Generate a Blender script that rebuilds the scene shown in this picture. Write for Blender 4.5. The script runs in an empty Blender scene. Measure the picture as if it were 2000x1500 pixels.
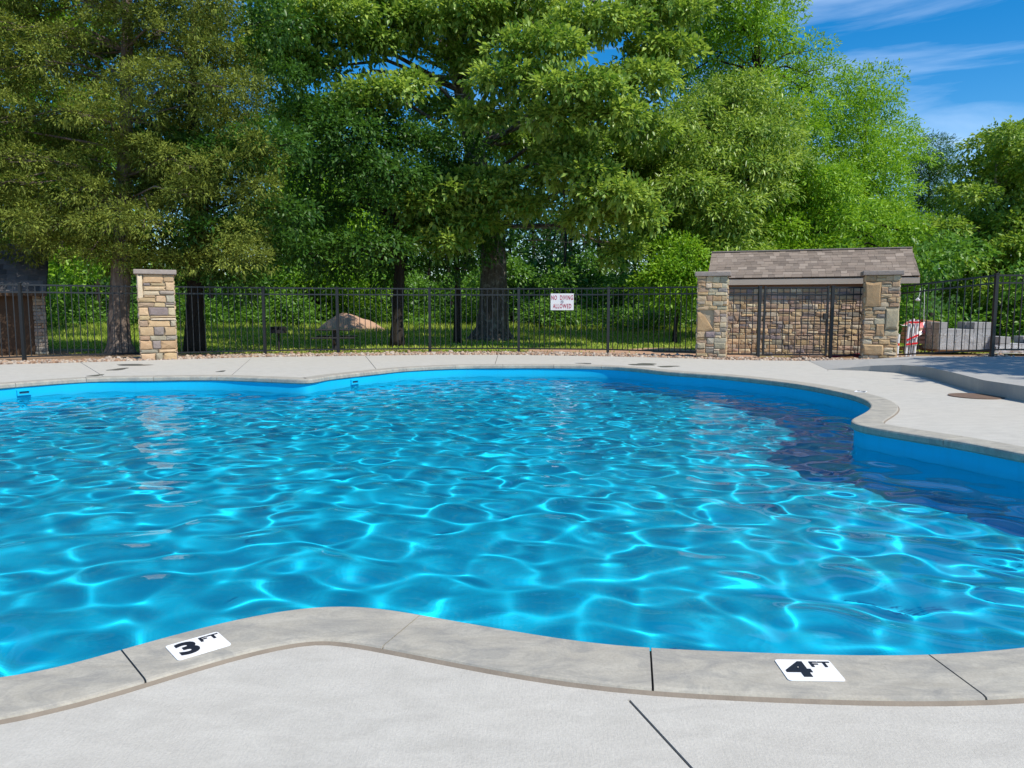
import bpy, bmesh, math, random
import numpy as np
from mathutils import Vector, Matrix
from mathutils.geometry import delaunay_2d_cdt

# ------------------------------------------------------------------ camera, light, exposure
S = bpy.context.scene
COL = S.collection
F = 1455.0; PITCH = math.radians(5.8); H = 1.2
cam_d = bpy.data.cameras.new("camera"); cam = bpy.data.objects.new("camera", cam_d)
COL.objects.link(cam); S.camera = cam
cam_d.sensor_width = 36.0; cam_d.lens = 36.0 * F / 2000.0
cam_d.clip_start = 0.05; cam_d.clip_end = 2000
cam.location = (0, 0, H); cam.rotation_euler = (math.pi/2 - PITCH, 0, 0)

SUN_EL = math.radians(52); SUN_AZ = math.atan2(0.74, -0.67)      # clockwise from +Y
SUN_DIR = Vector((math.sin(SUN_AZ)*math.cos(SUN_EL), math.cos(SUN_AZ)*math.cos(SUN_EL), math.sin(SUN_EL)))
W = bpy.data.worlds.new("World"); S.world = W; W.use_nodes = True
nt = W.node_tree; nt.nodes.clear()
def wn(t, **k):
    n = nt.nodes.new(t)
    for a, v in k.items(): setattr(n, a, v)
    return n
sky = wn('ShaderNodeTexSky', sky_type='NISHITA', sun_disc=False, sun_elevation=SUN_EL, sun_rotation=SUN_AZ,
         altitude=300, air_density=1.0, dust_density=0.3, ozone_density=2.5)
hs = wn('ShaderNodeHueSaturation'); hs.inputs['Saturation'].default_value = 1.5; hs.inputs['Value'].default_value = 0.72
tc = wn('ShaderNodeTexCoord'); mp = wn('ShaderNodeMapping'); mp.inputs['Scale'].default_value = (1.0, 1.6, 9.0)
mp.inputs['Rotation'].default_value = (0.10, 0.16, 0)
nz = wn('ShaderNodeTexNoise'); nz.inputs['Scale'].default_value = 1.9; nz.inputs['Detail'].default_value = 7; nz.inputs['Roughness'].default_value = .58
nz.inputs['Distortion'].default_value = .5
cr = wn('ShaderNodeValToRGB'); cr.color_ramp.elements[0].position = .46; cr.color_ramp.elements[1].position = .80
cr.color_ramp.elements[1].color = (.27, .27, .27, 1)
mx = wn('ShaderNodeMix', data_type='RGBA'); mx.inputs['B'].default_value = (7.5, 8.3, 9.2, 1)
bg = wn('ShaderNodeBackground'); bg.inputs['Strength'].default_value = 0.15
ow = wn('ShaderNodeOutputWorld')
L = nt.links.new
L(sky.outputs[0], hs.inputs['Color']); L(hs.outputs[0], mx.inputs['A']); L(tc.outputs['Generated'], mp.inputs[0]); L(mp.outputs[0], nz.inputs['Vector'])
L(nz.outputs[0], cr.inputs[0]); L(cr.outputs[0], mx.inputs['Factor']); L(mx.outputs['Result'], bg.inputs[0]); L(bg.outputs[0], ow.inputs[0])

sd = bpy.data.lights.new("sun", 'SUN'); sun = bpy.data.objects.new("sun", sd); COL.objects.link(sun)
sd.energy = 3.55; sd.angle = math.radians(0.5); sd.color = (1, .94, .83)
sun.rotation_euler = (-SUN_DIR).to_track_quat('-Z', 'Y').to_euler(); sun.location = (30, -15, 40)
sd.cycles.is_caustics_light = True

S.view_settings.view_transform = 'Standard'; S.view_settings.look = 'None'
S.view_settings.exposure = 0.58; S.view_settings.gamma = 1.0; S.view_settings.use_curve_mapping = False
S.render.engine = 'CYCLES'
cy = S.cycles
cy.max_bounces = 9; cy.diffuse_bounces = 4; cy.glossy_bounces = 4; cy.transmission_bounces = 8; cy.transparent_max_bounces = 8
cy.caustics_refractive = True; cy.caustics_reflective = False; cy.blur_glossy = 0.5
cy.sample_clamp_indirect = 6.0
cy.use_denoising = True
try: cy.denoiser = 'OPENIMAGEDENOISE'; cy.denoising_prefilter = 'ACCURATE'; cy.denoising_input_passes = 'RGB_ALBEDO_NORMAL'
except Exception: pass
cy.use_adaptive_sampling = True; cy.adaptive_threshold = 0.008

# ------------------------------------------------------------------ survey: photo ray -> point in the place
def ray(x, y):
    u = (x-1000)/F; v = (750-y)/F
    return Vector((u, math.cos(PITCH)+v*math.sin(PITCH), -math.sin(PITCH)+v*math.cos(PITCH)))
def G(x, y, z=0.0):
    r = ray(x, y); return r*((z-H)/r.z) + Vector((0, 0, H))
def AT(x, y, Y):
    r = ray(x, y); return r*(Y/r.y) + Vector((0, 0, H))

# ------------------------------------------------------------------ helpers
def tag(o, label=None, cat=None, group=None, kind=None):
    if label: o['label'] = label
    if cat: o['category'] = cat
    if group: o['group'] = group
    if kind: o['kind'] = kind
    return o
def empty(name, loc=(0,0,0), rz=0.0, label=None, cat=None, group=None, kind=None):
    o = bpy.data.objects.new(name, None); o.location = loc; o.rotation_euler.z = rz
    o.empty_display_size = .1
    COL.objects.link(o); return tag(o, label, cat, group, kind)
def link(name, me, mat=None, parent=None, loc=None):
    o = bpy.data.objects.new(name, me); COL.objects.link(o)
    if mat and not me.materials: me.materials.append(mat)
    if parent: o.parent = parent
    if loc is not None: o.location = loc
    return o
def npmesh(name, V, Fc, tint=None, smooth=False):
    V = np.asarray(V, dtype=np.float32); Fc = np.asarray(Fc, dtype=np.int32); k = Fc.shape[1]
    me = bpy.data.meshes.new(name)
    me.vertices.add(len(V)); me.vertices.foreach_set('co', V.ravel())
    me.loops.add(Fc.size); me.loops.foreach_set('vertex_index', Fc.ravel())
    me.polygons.add(len(Fc)); me.polygons.foreach_set('loop_start', np.arange(0, Fc.size, k, dtype=np.int32))
    if smooth: me.polygons.foreach_set('use_smooth', np.ones(len(Fc), dtype=bool))
    if tint is not None:
        a = me.attributes.new('tint', 'FLOAT', 'POINT'); a.data.foreach_set('value', np.asarray(tint, dtype=np.float32))
    me.update(calc_edges=True); me.validate(); return me
def pymesh(name, V, Fc, smooth=False):
    me = bpy.data.meshes.new(name); me.from_pydata([tuple(v) for v in V], [], [tuple(f) for f in Fc])
    if smooth:
        for p in me.polygons: p.use_smooth = True
    me.update(); return me
class MB:
    def __init__(s): s.v = []; s.f = []
    def box(s, c, d, R=None, off=None):
        b = len(s.v); c = Vector(c)
        for x in (-.5, .5):
            for y in (-.5, .5):
                for z in (-.5, .5):
                    p = Vector((x*d[0], y*d[1], z*d[2]))
                    if R is not None: p = R @ p
                    s.v.append(p + c)
        for q in ((0,1,3,2),(4,6,7,5),(0,4,5,1),(2,3,7,6),(0,2,6,4),(1,5,7,3)): s.f.append([b+i for i in q])
        return s
    def bar(s, a, b, w, h):                           # box beam from a to b
        a = Vector(a); b = Vector(b); d = b-a; l = d.length; x = d.normalized()
        up = Vector((0,0,1)) if abs(x.z) < .95 else Vector((0,1,0))
        y = up.cross(x).normalized(); z = x.cross(y)
        return s.box((a+b)/2, (l, w, h), Matrix((x, y, z)).transposed())
    def tube(s, pts, rad, n=8, cap=True, jit=None):
        b0 = len(s.v); m = len(pts); pts = [Vector(p) for p in pts]
        for i, p in enumerate(pts):
            t = (pts[min(i+1, m-1)] - pts[max(i-1, 0)]).normalized()
            u = t.orthogonal() if abs(t.z) < .9 else Vector((1,0,0))
            u = (u - t*u.dot(t)).normalized(); w = t.cross(u)
            r = rad[i] if hasattr(rad, '__len__') else rad
            for k in range(n):
                a = 2*math.pi*k/n; rr = r*(1 + (jit(i, k) if jit else 0))
                s.v.append(p + (u*math.cos(a) + w*math.sin(a))*rr)
        for i in range(m-1):
            for k in range(n):
                s.f.append([b0+i*n+k, b0+i*n+(k+1)%n, b0+(i+1)*n+(k+1)%n, b0+(i+1)*n+k])
        if cap: s.f.append([b0+k for k in range(n)][::-1]); s.f.append([b0+(m-1)*n+k for k in range(n)])
        return s
    def disc(s, c, r, h, n=20):
        return s.tube([Vector(c), Vector(c)+Vector((0,0,h))], r, n)
    def build(s, name, mat, parent=None, bevel=0, smooth=False):
        me = pymesh(name, s.v, s.f, smooth)
        if bevel:
            bm = bmesh.new(); bm.from_mesh(me)
            bmesh.ops.bevel(bm, geom=bm.edges[:], offset=bevel, segments=1, affect='EDGES', clamp_overlap=True)
            bm.to_mesh(me); bm.free()
        return link(name, me, mat, parent)

# ------------------------------------------------------------------ materials
class Mat:
    def __init__(s, name):
        s.m = bpy.data.materials.new(name); s.m.use_nodes = True; s.t = s.m.node_tree; s.t.nodes.clear()
        s.out = s.n('ShaderNodeOutputMaterial')
    def n(s, t, **k):
        x = s.t.nodes.new(t)
        for a, v in k.items():
            if isinstance(a, str) and hasattr(x, a): setattr(x, a, v)
        return x
    def l(s, a, b): s.t.links.new(a, b)
    def noise(s, scale, detail=4, rough=.55, vec=None, dist=0):
        x = s.n('ShaderNodeTexNoise'); x.inputs['Scale'].default_value = scale; x.inputs['Detail'].default_value = detail
        x.inputs['Roughness'].default_value = rough; x.inputs['Distortion'].default_value = dist
        if vec is None: vec = s.co()
        s.l(vec, x.inputs['Vector']); return x.outputs[0]
    def co(s):
        if not hasattr(s, '_c'): s._c = s.n('ShaderNodeTexCoord')
        return s._c.outputs['Object']
    def pos(s):
        if not hasattr(s, '_g'): s._g = s.n('ShaderNodeNewGeometry')
        return s._g.outputs['Position']
    def map(s, vec, scale=(1,1,1), rot=(0,0,0)):
        x = s.n('ShaderNodeMapping'); x.inputs['Scale'].default_value = scale; x.inputs['Rotation'].default_value = rot
        s.l(vec, x.inputs[0]); return x.outputs[0]
    def ramp(s, fac, stops):
        x = s.n('ShaderNodeValToRGB'); e = x.color_ramp.elements
        while len(e) < len(stops): e.new(.5)
        for i, (p, c) in enumerate(stops):
            e[i].position = p; e[i].color = (*c, 1) if not isinstance(c, (int, float)) else (c, c, c, 1)
        s.l(fac, x.inputs[0]); return x.outputs[0]
    def mix(s, fac, a, b, blend='MIX'):
        x = s.n('ShaderNodeMix'); x.data_type = 'RGBA'; x.blend_type = blend
        for k, v in (('Factor', fac), ('A', a), ('B', b)):
            if isinstance(v, (int, float)): x.inputs[k].default_value = v if k == 'Factor' else (v, v, v, 1)
            elif isinstance(v, tuple): x.inputs[k].default_value = (*v, 1)
            else: s.l(v, x.inputs[k])
        return x.outputs['Result']
    def n_map(s, v, a, b):
        x = s.n('ShaderNodeMapRange'); x.inputs['From Min'].default_value = a; x.inputs['From Max'].default_value = b
        s.l(v, x.inputs['Value']); return x.outputs[0]
    def attr(s, name):
        x = s.n('ShaderNodeAttribute'); x.attribute_name = name; return x.outputs['Fac']
    def bump(s, h, strength=.3, dist=.01):
        x = s.n('ShaderNodeBump'); x.inputs['Strength'].default_value = strength; x.inputs['Distance'].default_value = dist
        s.l(h, x.inputs['Height']); return x.outputs[0]
    def bsdf(s, color, rough=.7, spec=.4, normal=None, metal=0.0, **kw):
        b = s.n('ShaderNodeBsdfPrincipled')
        if isinstance(color, tuple): b.inputs['Base Color'].default_value = (*color, 1)
        else: s.l(color, b.inputs['Base Color'])
        if isinstance(rough, (int, float)): b.inputs['Roughness'].default_value = rough
        else: s.l(rough, b.inputs['Roughness'])
        b.inputs['Specular IOR Level'].default_value = spec; b.inputs['Metallic'].default_value = metal
        if normal is not None: s.l(normal, b.inputs['Normal'])
        return b
    def done(s, b):
        s.l(b.outputs[0], s.out.inputs['Surface']); return s.m

def plain(name, c, rough=.6, spec=.4, var=.18, scale=9, metal=0.0, bump=0.0):
    M = Mat(name); nz = M.noise(scale, 5)
    col = M.mix(nz, tuple(x*(1-var) for x in c), tuple(min(1, x*(1+var)) for x in c))
    nb = M.bump(M.noise(scale*6, 3), bump, .01) if bump else None
    return M.done(M.bsdf(col, rough, spec, nb, metal))

def concrete(name, lo, hi, warm, streak=(1, 1, 1), stain=None, bump=.55, rough=.8, fine=140):
    M = Mat(name); p = M.pos()
    big = M.noise(.55, 5, .6, p); mid = M.noise(4.5, 6, .65, M.map(p, streak), .6); f = M.noise(fine, 3, .7, p)
    c = M.ramp(mid, [(.30, lo), (.70, hi)])
    c = M.mix(M.ramp(big, [(.35, 0.0), (.7, .45)]), c, warm)
    c = M.mix(M.ramp(f, [(.3, .30), (.62, 0.0)]), c, tuple(x*.62 for x in lo))
    if stain:
        st = M.ramp(M.noise(4.2, 10, .78, M.map(p, (1, 2.0, 1)), .7), [(.45, 0.0), (.68, .95)])
        c = M.mix(st, c, stain)
    hh = M.mix(.45, f, M.noise(60, 4, .65, M.map(p, (2.2, .35, 1), (0, 0, .6))))
    return M.done(M.bsdf(c, rough, .3, M.bump(hh, bump, .006)))

m_deck = concrete("deck_concrete", (.435, .414, .368), (.545, .52, .464), (.515, .475, .408), (1, 2.2, 1))
m_coping = concrete("coping_concrete", (.335, .31, .258), (.475, .446, .376), (.42, .375, .305), (1, 2.6, 1), stain=(.235, .228, .21), bump=.25, fine=90)
m_raised = concrete("raised_concrete", (.34, .328, .305), (.42, .405, .375), (.40, .375, .33), (1, 1, .25), stain=(.30, .31, .31), bump=.3)
m_joint = plain("joint_filler", (.05, .047, .043), .9, .1)
m_seal = plain("joint_sealant", (.215, .178, .138), .75, .3, .25, 14, bump=.2)
m_metal = plain("black_metal", (.014, .016, .019), .42, .5, .15, 20)
m_white = plain("white_vinyl", (.80, .80, .80), .45, .4, .03)
m_black = plain("black_print", (.012, .013, .02), .5, .4, .1)
m_red = plain("red_print", (.42, .008, .045), .5, .4, .12)
m_grey = plain("grey_print", (.30, .27, .33), .5, .4, .1)

def pool_paint():
    M = Mat("pool_paint"); p = M.pos()
    c = M.mix(M.noise(.8, 4, .6, p), (.004, .44, .70), (.005, .49, .75))
    c = M.mix(M.ramp(M.noise(3.5, 6, .7, p), [(.45, 0.0), (.8, .25)]), c, (.004, .40, .62))
    sp = M.n('ShaderNodeSeparateXYZ'); M.l(p, sp.inputs[0])
    wob = M.n('ShaderNodeMath'); wob.operation = 'MULTIPLY_ADD'; M.l(M.noise(5, 4, .6, p), wob.inputs[0]); wob.inputs[1].default_value = .05; M.l(sp.outputs['Z'], wob.inputs[2])
    line = M.ramp(M.n_map(wob.outputs[0], -.27, -.15), [(0, 0.0), (.15, .55), (.45, .25), (1, 0.0)])
    c = M.mix(line, c, (.03, .27, .36))
    drip = M.ramp(M.noise(6, 5, .7, M.map(p, (1.5, 1.5, .12)), .3), [(.52, 0.0), (.75, .3)])
    c = M.mix(drip, c, (.02, .34, .50))
    return M.done(M.bsdf(c, .6, .2))
m_pool = pool_paint()
def water_mat():
    M = Mat("pool_water"); g = M.n('ShaderNodeBsdfGlass'); g.inputs['Roughness'].default_value = 0
    g.inputs['IOR'].default_value = 1.30; g.inputs['Color'].default_value = (.93, 1.0, 1.0, 1)
    return M.done(g)
m_water = water_mat()
def leaf(name, dark, light, trans=.38, rough=.42, spec=.35, hue=None):
    M = Mat(name); t = M.attr('tint')
    c = M.mix(t, dark, light)
    b = M.bsdf(c, rough, spec); tr = M.n('ShaderNodeBsdfTranslucent')
    tcol = M.mix(.5, c, M.mix(1.0, c, (1.25, 1.15, .35), 'MULTIPLY'))
    M.l(tcol, tr.inputs['Color'])
    x = M.n('ShaderNodeMixShader'); x.inputs[0].default_value = trans
    M.l(b.outputs[0], x.inputs[1]); M.l(tr.outputs[0], x.inputs[2]); M.l(x.outputs[0], M.out.inputs['Surface']); return M.m
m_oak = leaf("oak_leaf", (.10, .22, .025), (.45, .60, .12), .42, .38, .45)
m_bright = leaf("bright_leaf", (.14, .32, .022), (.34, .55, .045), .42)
m_dark = leaf("dark_leaf", (.03, .10, .015), (.095, .21, .03), .40)  # deeper green also carries the shade of the middle trees; pine and maple share it
m_olive = leaf("olive_leaf", (.14, .27, .03), (.38, .52, .09), .40)
m_cedar = leaf("cedar_spray", (.078, .115, .016), (.30, .355, .058), .28, .6, .2)
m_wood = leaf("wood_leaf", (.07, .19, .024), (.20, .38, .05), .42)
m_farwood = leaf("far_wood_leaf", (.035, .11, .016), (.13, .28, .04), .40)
m_grass = leaf("grass_blade", (.18, .30, .028), (.50, .57, .11), .35, .6, .2)
def bark(name, c0, c1, moss=None):
    M = Mat(name); p = M.co()
    v = M.noise(7, 6, .7, M.map(p, (1.6, 1.6, .22)), .8)
    c = M.ramp(v, [(.34, c0), (.66, c1)])
    if moss:
        c = M.mix(M.ramp(M.noise(5, 6, .75, p, .5), [(.52, 0.0), (.62, .8)]), c, moss)
    return M.done(M.bsdf(c, .9, .15, M.bump(v, 1.0, .05)))
m_bark = bark("oak_bark", (.035, .028, .022), (.16, .13, .105))
m_bark_lichen = bark("lichen_bark", (.04, .033, .027), (.17, .14, .115), (.30, .29, .25))
m_bark_grey = bark("cedar_bark", (.12, .085, .065), (.30, .24, .20))
m_bark_dark = bark("dark_bark", (.015, .013, .011), (.05, .042, .034))
m_bark_pale = bark("pale_bark", (.20, .19, .16), (.36, .34, .29))
m_twig = plain("dead_twig", (.26, .22, .18), .9, .1)
def stone_mat():
    M = Mat("ledge_stone"); oi = M.n('ShaderNodeObjectInfo')
    p = M.pos()
    a = M.noise(9, 6, .65, p, .4); b = M.noise(60, 4, .7, p)
    c = M.mix(M.ramp(a, [(.3, 0.0), (.75, .5)]), oi.outputs['Color'], M.mix(1.0, oi.outputs['Color'], (.62, .52, .45), 'MULTIPLY'))
    c = M.mix(M.ramp(b, [(.35, .25), (.6, 0.0)]), c, (.12, .09, .07))
    return M.done(M.bsdf(c, .9, .15, M.bump(M.mix(.4, a, b), .7, .02)))
m_stone = stone_mat()
def shingle_mat():
    M = Mat("asphalt_shingle"); oi = M.n('ShaderNodeObjectInfo'); p = M.pos()
    c = M.mix(M.ramp(M.noise(220, 2, .6, p), [(.35, .45), (.6, 0.0)]), oi.outputs['Color'], M.mix(1.0, oi.outputs['Color'], .45, 'MULTIPLY'))
    return M.done(M.bsdf(c, .95, .1, M.bump(M.noise(160, 2, .6, p), .4, .004)))
m_shingle = shingle_mat()
m_mortar = plain("mortar", (.40, .32, .22), .95, .1, .2, 12, bump=.4)
m_cap = plain("cap_stone", (.30, .255, .225), .85, .2, .3, 11, bump=.5)
m_fascia = plain("fascia_board", (.46, .385, .31), .6, .3, .06, 3)
m_brown = plain("stained_board", (.20, .105, .055), .7, .3, .3, 6)
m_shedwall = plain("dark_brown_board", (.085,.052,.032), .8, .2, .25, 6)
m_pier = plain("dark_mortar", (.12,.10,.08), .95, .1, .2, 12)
m_block = plain("concrete_block", (.33, .33, .335), .9, .1, .15, 10, bump=.3)
m_pipe = plain("white_pipe", (.74, .75, .77), .35, .5, .06)
m_tape = plain("red_tape", (.62, .012, .02), .45, .4, .1)
m_timber = plain("rough_timber", (.30, .18, .10), .85, .2, .4, 7)
m_pink = plain("pink_brick", (.46, .27, .21), .9, .1, .25, 8)
m_cloth = plain("maroon_cloth", (.16, .006, .02), .85, .2, .25, 6)
m_iron = plain("dark_iron", (.02, .02, .02), .6, .4, .2)
m_lid = plain("rusty_lid", (.16, .105, .075), .8, .3, .35, 9)
m_mouth_shade = plain("skimmer_mouth_shade", (.03, .10, .16), .6, .3)
def film():
    M = Mat("plastic_film"); p = M.pos()
    a = M.bsdf((.72, .73, .75), .25, .6, M.bump(M.noise(9, 4, .6, p, 1.5), .8, .05)); t = M.n('ShaderNodeBsdfTransparent')
    x = M.n('ShaderNodeMixShader'); M.l(M.ramp(M.noise(4, 4, .6, p, 1), [(.3, .12), (.7, .5)]), x.inputs[0])
    M.l(t.outputs[0], x.inputs[1]); M.l(a.outputs[0], x.inputs[2]); M.l(x.outputs[0], M.out.inputs['Surface']); return M.m
m_film = film()
def ground_mat():
    M = Mat("lawn_ground"); p = M.pos()
    n1 = M.noise(.5, 6, .65, p, .4); n2 = M.noise(7, 5, .7, p)
    c = M.mix(n2, (.10, .18, .02), (.23, .29, .05))
    soil = M.mix(n2, (.24, .15, .09), (.42, .29, .19))
    sep = M.n('ShaderNodeSeparateXYZ'); M.l(p, sep.inputs[0])
    mr = M.n('ShaderNodeMapRange'); mr.inputs['From Min'].default_value = 21.0; mr.inputs['From Max'].default_value = 27.0
    mr.inputs['To Min'].default_value = .26; mr.inputs['To Max'].default_value = -.12; M.l(sep.outputs['Y'], mr.inputs['Value'])
    ad = M.n('ShaderNodeMath'); ad.operation = 'ADD'; M.l(n1, ad.inputs[0]); M.l(mr.outputs[0], ad.inputs[1])
    c = M.mix(M.ramp(ad.outputs[0], [(.56, 0.0), (.70, 1.0)]), c, soil)
    return M.done(M.bsdf(c, .95, .1, M.bump(n2, .8, .05)))
m_ground = ground_mat()
m_dirt = plain("bare_dirt", (.44, .28, .19), .95, .1, .25, 5, bump=.8)
def pebble_mat():
    M = Mat("river_pebble"); c = M.ramp(M.attr('tint'), [(0, (.46, .39, .31)), (.3, (.36, .235, .155)), (.55, (.23, .14, .095)), (.75, (.48, .41, .34)), (1, (.14, .105, .085))])
    return M.done(M.bsdf(c, .8, .2, M.bump(M.noise(60, 3), .3, .01)))
m_pebble = pebble_mat()
def puddle_mat():
    M = Mat("wet_concrete"); p = M.pos()
    return M.done(M.bsdf(M.mix(M.noise(5, 5, .6, p), (.10, .095, .085), (.17, .16, .145)), .35, .4))
m_wet = puddle_mat()

# ------------------------------------------------------------------ pool outline
near_px = [(0,1320),(120,1294),(234,1266),(357,1230),(486,1200),(560,1186),(647,1176),(700,1177),(737,1180),(821,1197),(1021,1231),(1157,1253),(1283,1262),(1545,1272),(1685,1276),(1825,1274),(2000,1260)]
right_px = [(2000,886),(1920,870),(1840,856),(1760,844),(1720,837),(1680,831),(1663,826),(1659,820),(1672,813),(1690,804),(1700,795),(1698,786),(1680,776),(1640,765),(1560,750),(1480,740),(1400,732),(1300,725),(1240,718.5)]
far_px = [(1176,714.6),(1080,713),(982,713),(888,714),(795,718.4),(728,725),(654,733),(625,737.5)]
left_px = [(602,741.2),(528,738.5),(422,735),(300,736),(170,738.5),(30,748),(0,750.5)]
def P2(l): return [G(*p).to_2d() for p in l]
A = P2(near_px)
ctrl = A + [Vector(q) for q in ((2.75,2.8),(3.8,3.15),(4.6,3.8),(4.85,4.6),(4.6,5.4))] + P2(right_px) + P2(far_px) + P2(left_px) + \
       [Vector(q) for q in ((-9.0,10.9),(-9.6,8.6),(-9.2,6.2),(-7.6,4.0),(-5.4,2.6),(-3.5,2.05))]
def catmull(pts, step):
    out = []; n = len(pts)
    for i in range(n):
        p0, p1, p2, p3 = pts[i-1], pts[i], pts[(i+1) % n], pts[(i+2) % n]
        k = max(2, int((p2-p1).length/.03))
        for j in range(k):
            t = j/k
            out.append(.5*((2*p1)+(p2-p0)*t+(2*p0-5*p1+4*p2-p3)*t*t+(3*p1-p0-3*p2+p3)*t**3))
    a = np.array([tuple(p) for p in out])
    d = np.r_[0, np.cumsum(np.linalg.norm(np.diff(np.vstack([a, a[:1]]), axis=0), axis=1))]
    s = np.arange(0, d[-1], step); aa = np.vstack([a, a[:1]])
    return np.c_[np.interp(s, d, aa[:, 0]), np.interp(s, d, aa[:, 1])]
def smooth(a, it, w=.5):
    for _ in range(it): a = a*(1-w) + w*.5*(np.roll(a, 1, 0)+np.roll(a, -1, 0))
    return a
STEP = .06
INN = smooth(catmull(ctrl, STEP), 14)
NI = len(INN)
def normals(a):
    t = np.roll(a, -1, 0)-np.roll(a, 1, 0); t /= np.linalg.norm(t, axis=1)[:, None]
    return np.c_[t[:, 1], -t[:, 0]]                 # outline runs counter-clockwise: outward normal
NRM = normals(INN)
def offset(d): 
    o = INN + NRM*d
    return smooth(o, 8)
CW = .31
OUTC = offset(CW); DECK_IN = offset(CW+.014); WALL = offset(.025)
def inside(poly, pts):
    x, y = pts[:, 0], pts[:, 1]; r = np.zeros(len(pts), bool); j = len(poly)-1
    px, py = poly[:, 0], poly[:, 1]
    for i in range(len(poly)):
        c = ((py[i] > y) != (py[j] > y))
        with np.errstate(divide='ignore', invalid='ignore'):
            r ^= c & (x < (px[j]-px[i])*(y-py[i])/(py[j]-py[i])+px[i])
        j = i
    return r

DECK_Z = -.018; WATER_Z = -.25; COP_T = .085
def depth(x, y):                                        # floor: three feet near left, deeper to the right and far
    return -(1.12 + .16*np.clip((x+1.5)/3, 0, 1.4) + .35*np.clip((y-4)/8, 0, 1))

pool = empty("swimming_pool", kind='structure'); tag(pool, "freeform blue painted pool with pale concrete coping")
# basin: wall + floor
NZ = 7
zs = np.linspace(0, 1, NZ)
V = []; Fq = []
fl = depth(WALL[:, 0], WALL[:, 1])
for k in range(NZ):
    inset = .0 if zs[k] < .8 else .10*((zs[k]-.8)/.2)**2
    P = WALL - NRM*inset
    zz = -COP_T*.5 + (fl+COP_T*.5)*zs[k]
    V.append(np.c_[P, zz])
Vw = np.vstack(V)
for k in range(NZ-1):
    a = k*NI + np.arange(NI); b = k*NI + (np.arange(NI)+1) % NI
    Fq.append(np.c_[a, a+NI, b+NI, b])
me = npmesh("pool_wall", Vw, np.vstack(Fq), smooth=True); wall_o = link("pool_wall", me, m_pool, pool)
wall_o.cycles.is_caustics_receiver = True
# floor from a grid clipped a little beyond the wall foot
gx = np.arange(-10.2, 6.0, .2); gy = np.arange(1.6, 17.2, .2)
X, Y = np.meshgrid(gx, gy); Vf = np.c_[X.ravel(), Y.ravel(), depth(X, Y).ravel()]
nxg = len(gx); ii, jj = np.meshgrid(np.arange(len(gy)-1), np.arange(nxg-1), indexing='ij')
q = (ii*nxg+jj).ravel(); q = np.c_[q, q+1, q+nxg+1, q+nxg]
cen = Vf[q].mean(1)[:, :2]; q = q[inside(offset(.28), cen)]
floor_o = link("pool_floor", npmesh("pool_floor", Vf, q, smooth=True), m_pool, pool)
floor_o.cycles.is_caustics_receiver = True

# water surface: real waves
rng = np.random.default_rng(7)
res = .031
gx = np.arange(-9.9, 5.6, res); gy = np.arange(1.8, 17.0, res)
X, Y = np.meshgrid(gx, gy); Z = np.zeros_like(X)
NW = 60
lam = np.exp(rng.uniform(np.log(.24), np.log(.80), NW)); ang = rng.normal(1.2, 1.15, NW); ph = rng.uniform(0, 6.283, NW)
WSL = .087
for l, a, p in zip(lam, ang, ph):
    k = 6.283/l
    sl = WSL*min(1, l/.3)**.6
    Z += sl/math.sqrt(NW)/k*1.41*np.sin(k*(X*math.cos(a)+Y*math.sin(a))+p + .6*np.sin(X*.9+Y*.6+p*2))
Vf = np.c_[X.ravel(), Y.ravel(), (WATER_Z+Z).ravel()]
nxg = len(gx); ii, jj = np.meshgrid(np.arange(len(gy)-1), np.arange(nxg-1), indexing='ij')
q = (ii*nxg+jj).ravel(); q = np.c_[q, q+1, q+nxg+1, q+nxg]
cen = Vf[q].mean(1)[:, :2]; q = q[inside(offset(.075), cen)]
used = np.unique(q); re = -np.ones(len(Vf), int); re[used] = np.arange(len(used))
water = link("water", npmesh("water", Vf[used], re[q], smooth=True), m_water)
tag(water, "rippled clear blue water filling the pool", kind='structure')
water.cycles.is_caustics_caster = True

# coping stones
def near_idx(p): return int(np.argmin(((INN-np.array(p))**2).sum(1)))
anchors = [near_idx(G(*p).to_2d()) for p in ((234,1266),(821,1197),(1283,1262),(1825,1274))]
anchors += [near_idx(G(*p).to_2d()) for p in ((30,748),(170,738.5),(300,736),(422,735),(528,738.5),(795,718.4),(888,714),(982,713),(1080,713),(1176,714.6))]
anchors = sorted(set(anchors)); cuts = []
for i, a in enumerate(anchors):
    b = anchors[(i+1) % len(anchors)]; n = (b-a) % NI; k = max(1, round(n*STEP/1.15))
    cuts += [(a + round(n*j/k)) % NI for j in range(k)]
prof = [(0.022, -COP_T), (0.0, -COP_T+.018), (0.0, -.022), (.006, -.007), (.020, 0.0), (CW-.016, 0.0), (CW-.004, -.003), (CW, -.010), (CW, -.06)]
PR = [(smooth(INN + NRM*d, int(1+8*d/CW)), z) for d, z in prof]
def at(a, s):                                           # fractional index on a closed curve
    i = int(math.floor(s)); f = s-i
    return a[i % NI]*(1-f) + a[(i+1) % NI]*f
GAP = .055                                              # half joint, in samples (about 3 mm)
for ci, a in enumerate(cuts):
    b = cuts[(ci+1) % len(cuts)]; n = (b-a) % NI
    ss = [a+GAP] + [a+j for j in range(1, n)] + [a+n-GAP]
    V = []; Fc = []; m = len(prof)
    for s in ss:
        for arr, z in PR: p = at(arr, s); V.append((p[0], p[1], z))
    for j in range(len(ss)-1):
        for k in range(m-1): Fc.append((j*m+k, (j+1)*m+k, (j+1)*m+k+1, j*m+k+1))
        Fc.append((j*m+m-1, (j+1)*m+m-1, (j+1)*m, j*m))
    Fc.append(tuple(range(m))[::-1]); Fc.append(tuple((len(ss)-1)*m+k for k in range(m)))
    o = link("coping_stone", pymesh("coping_stone", V, Fc), m_coping, pool)
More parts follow.
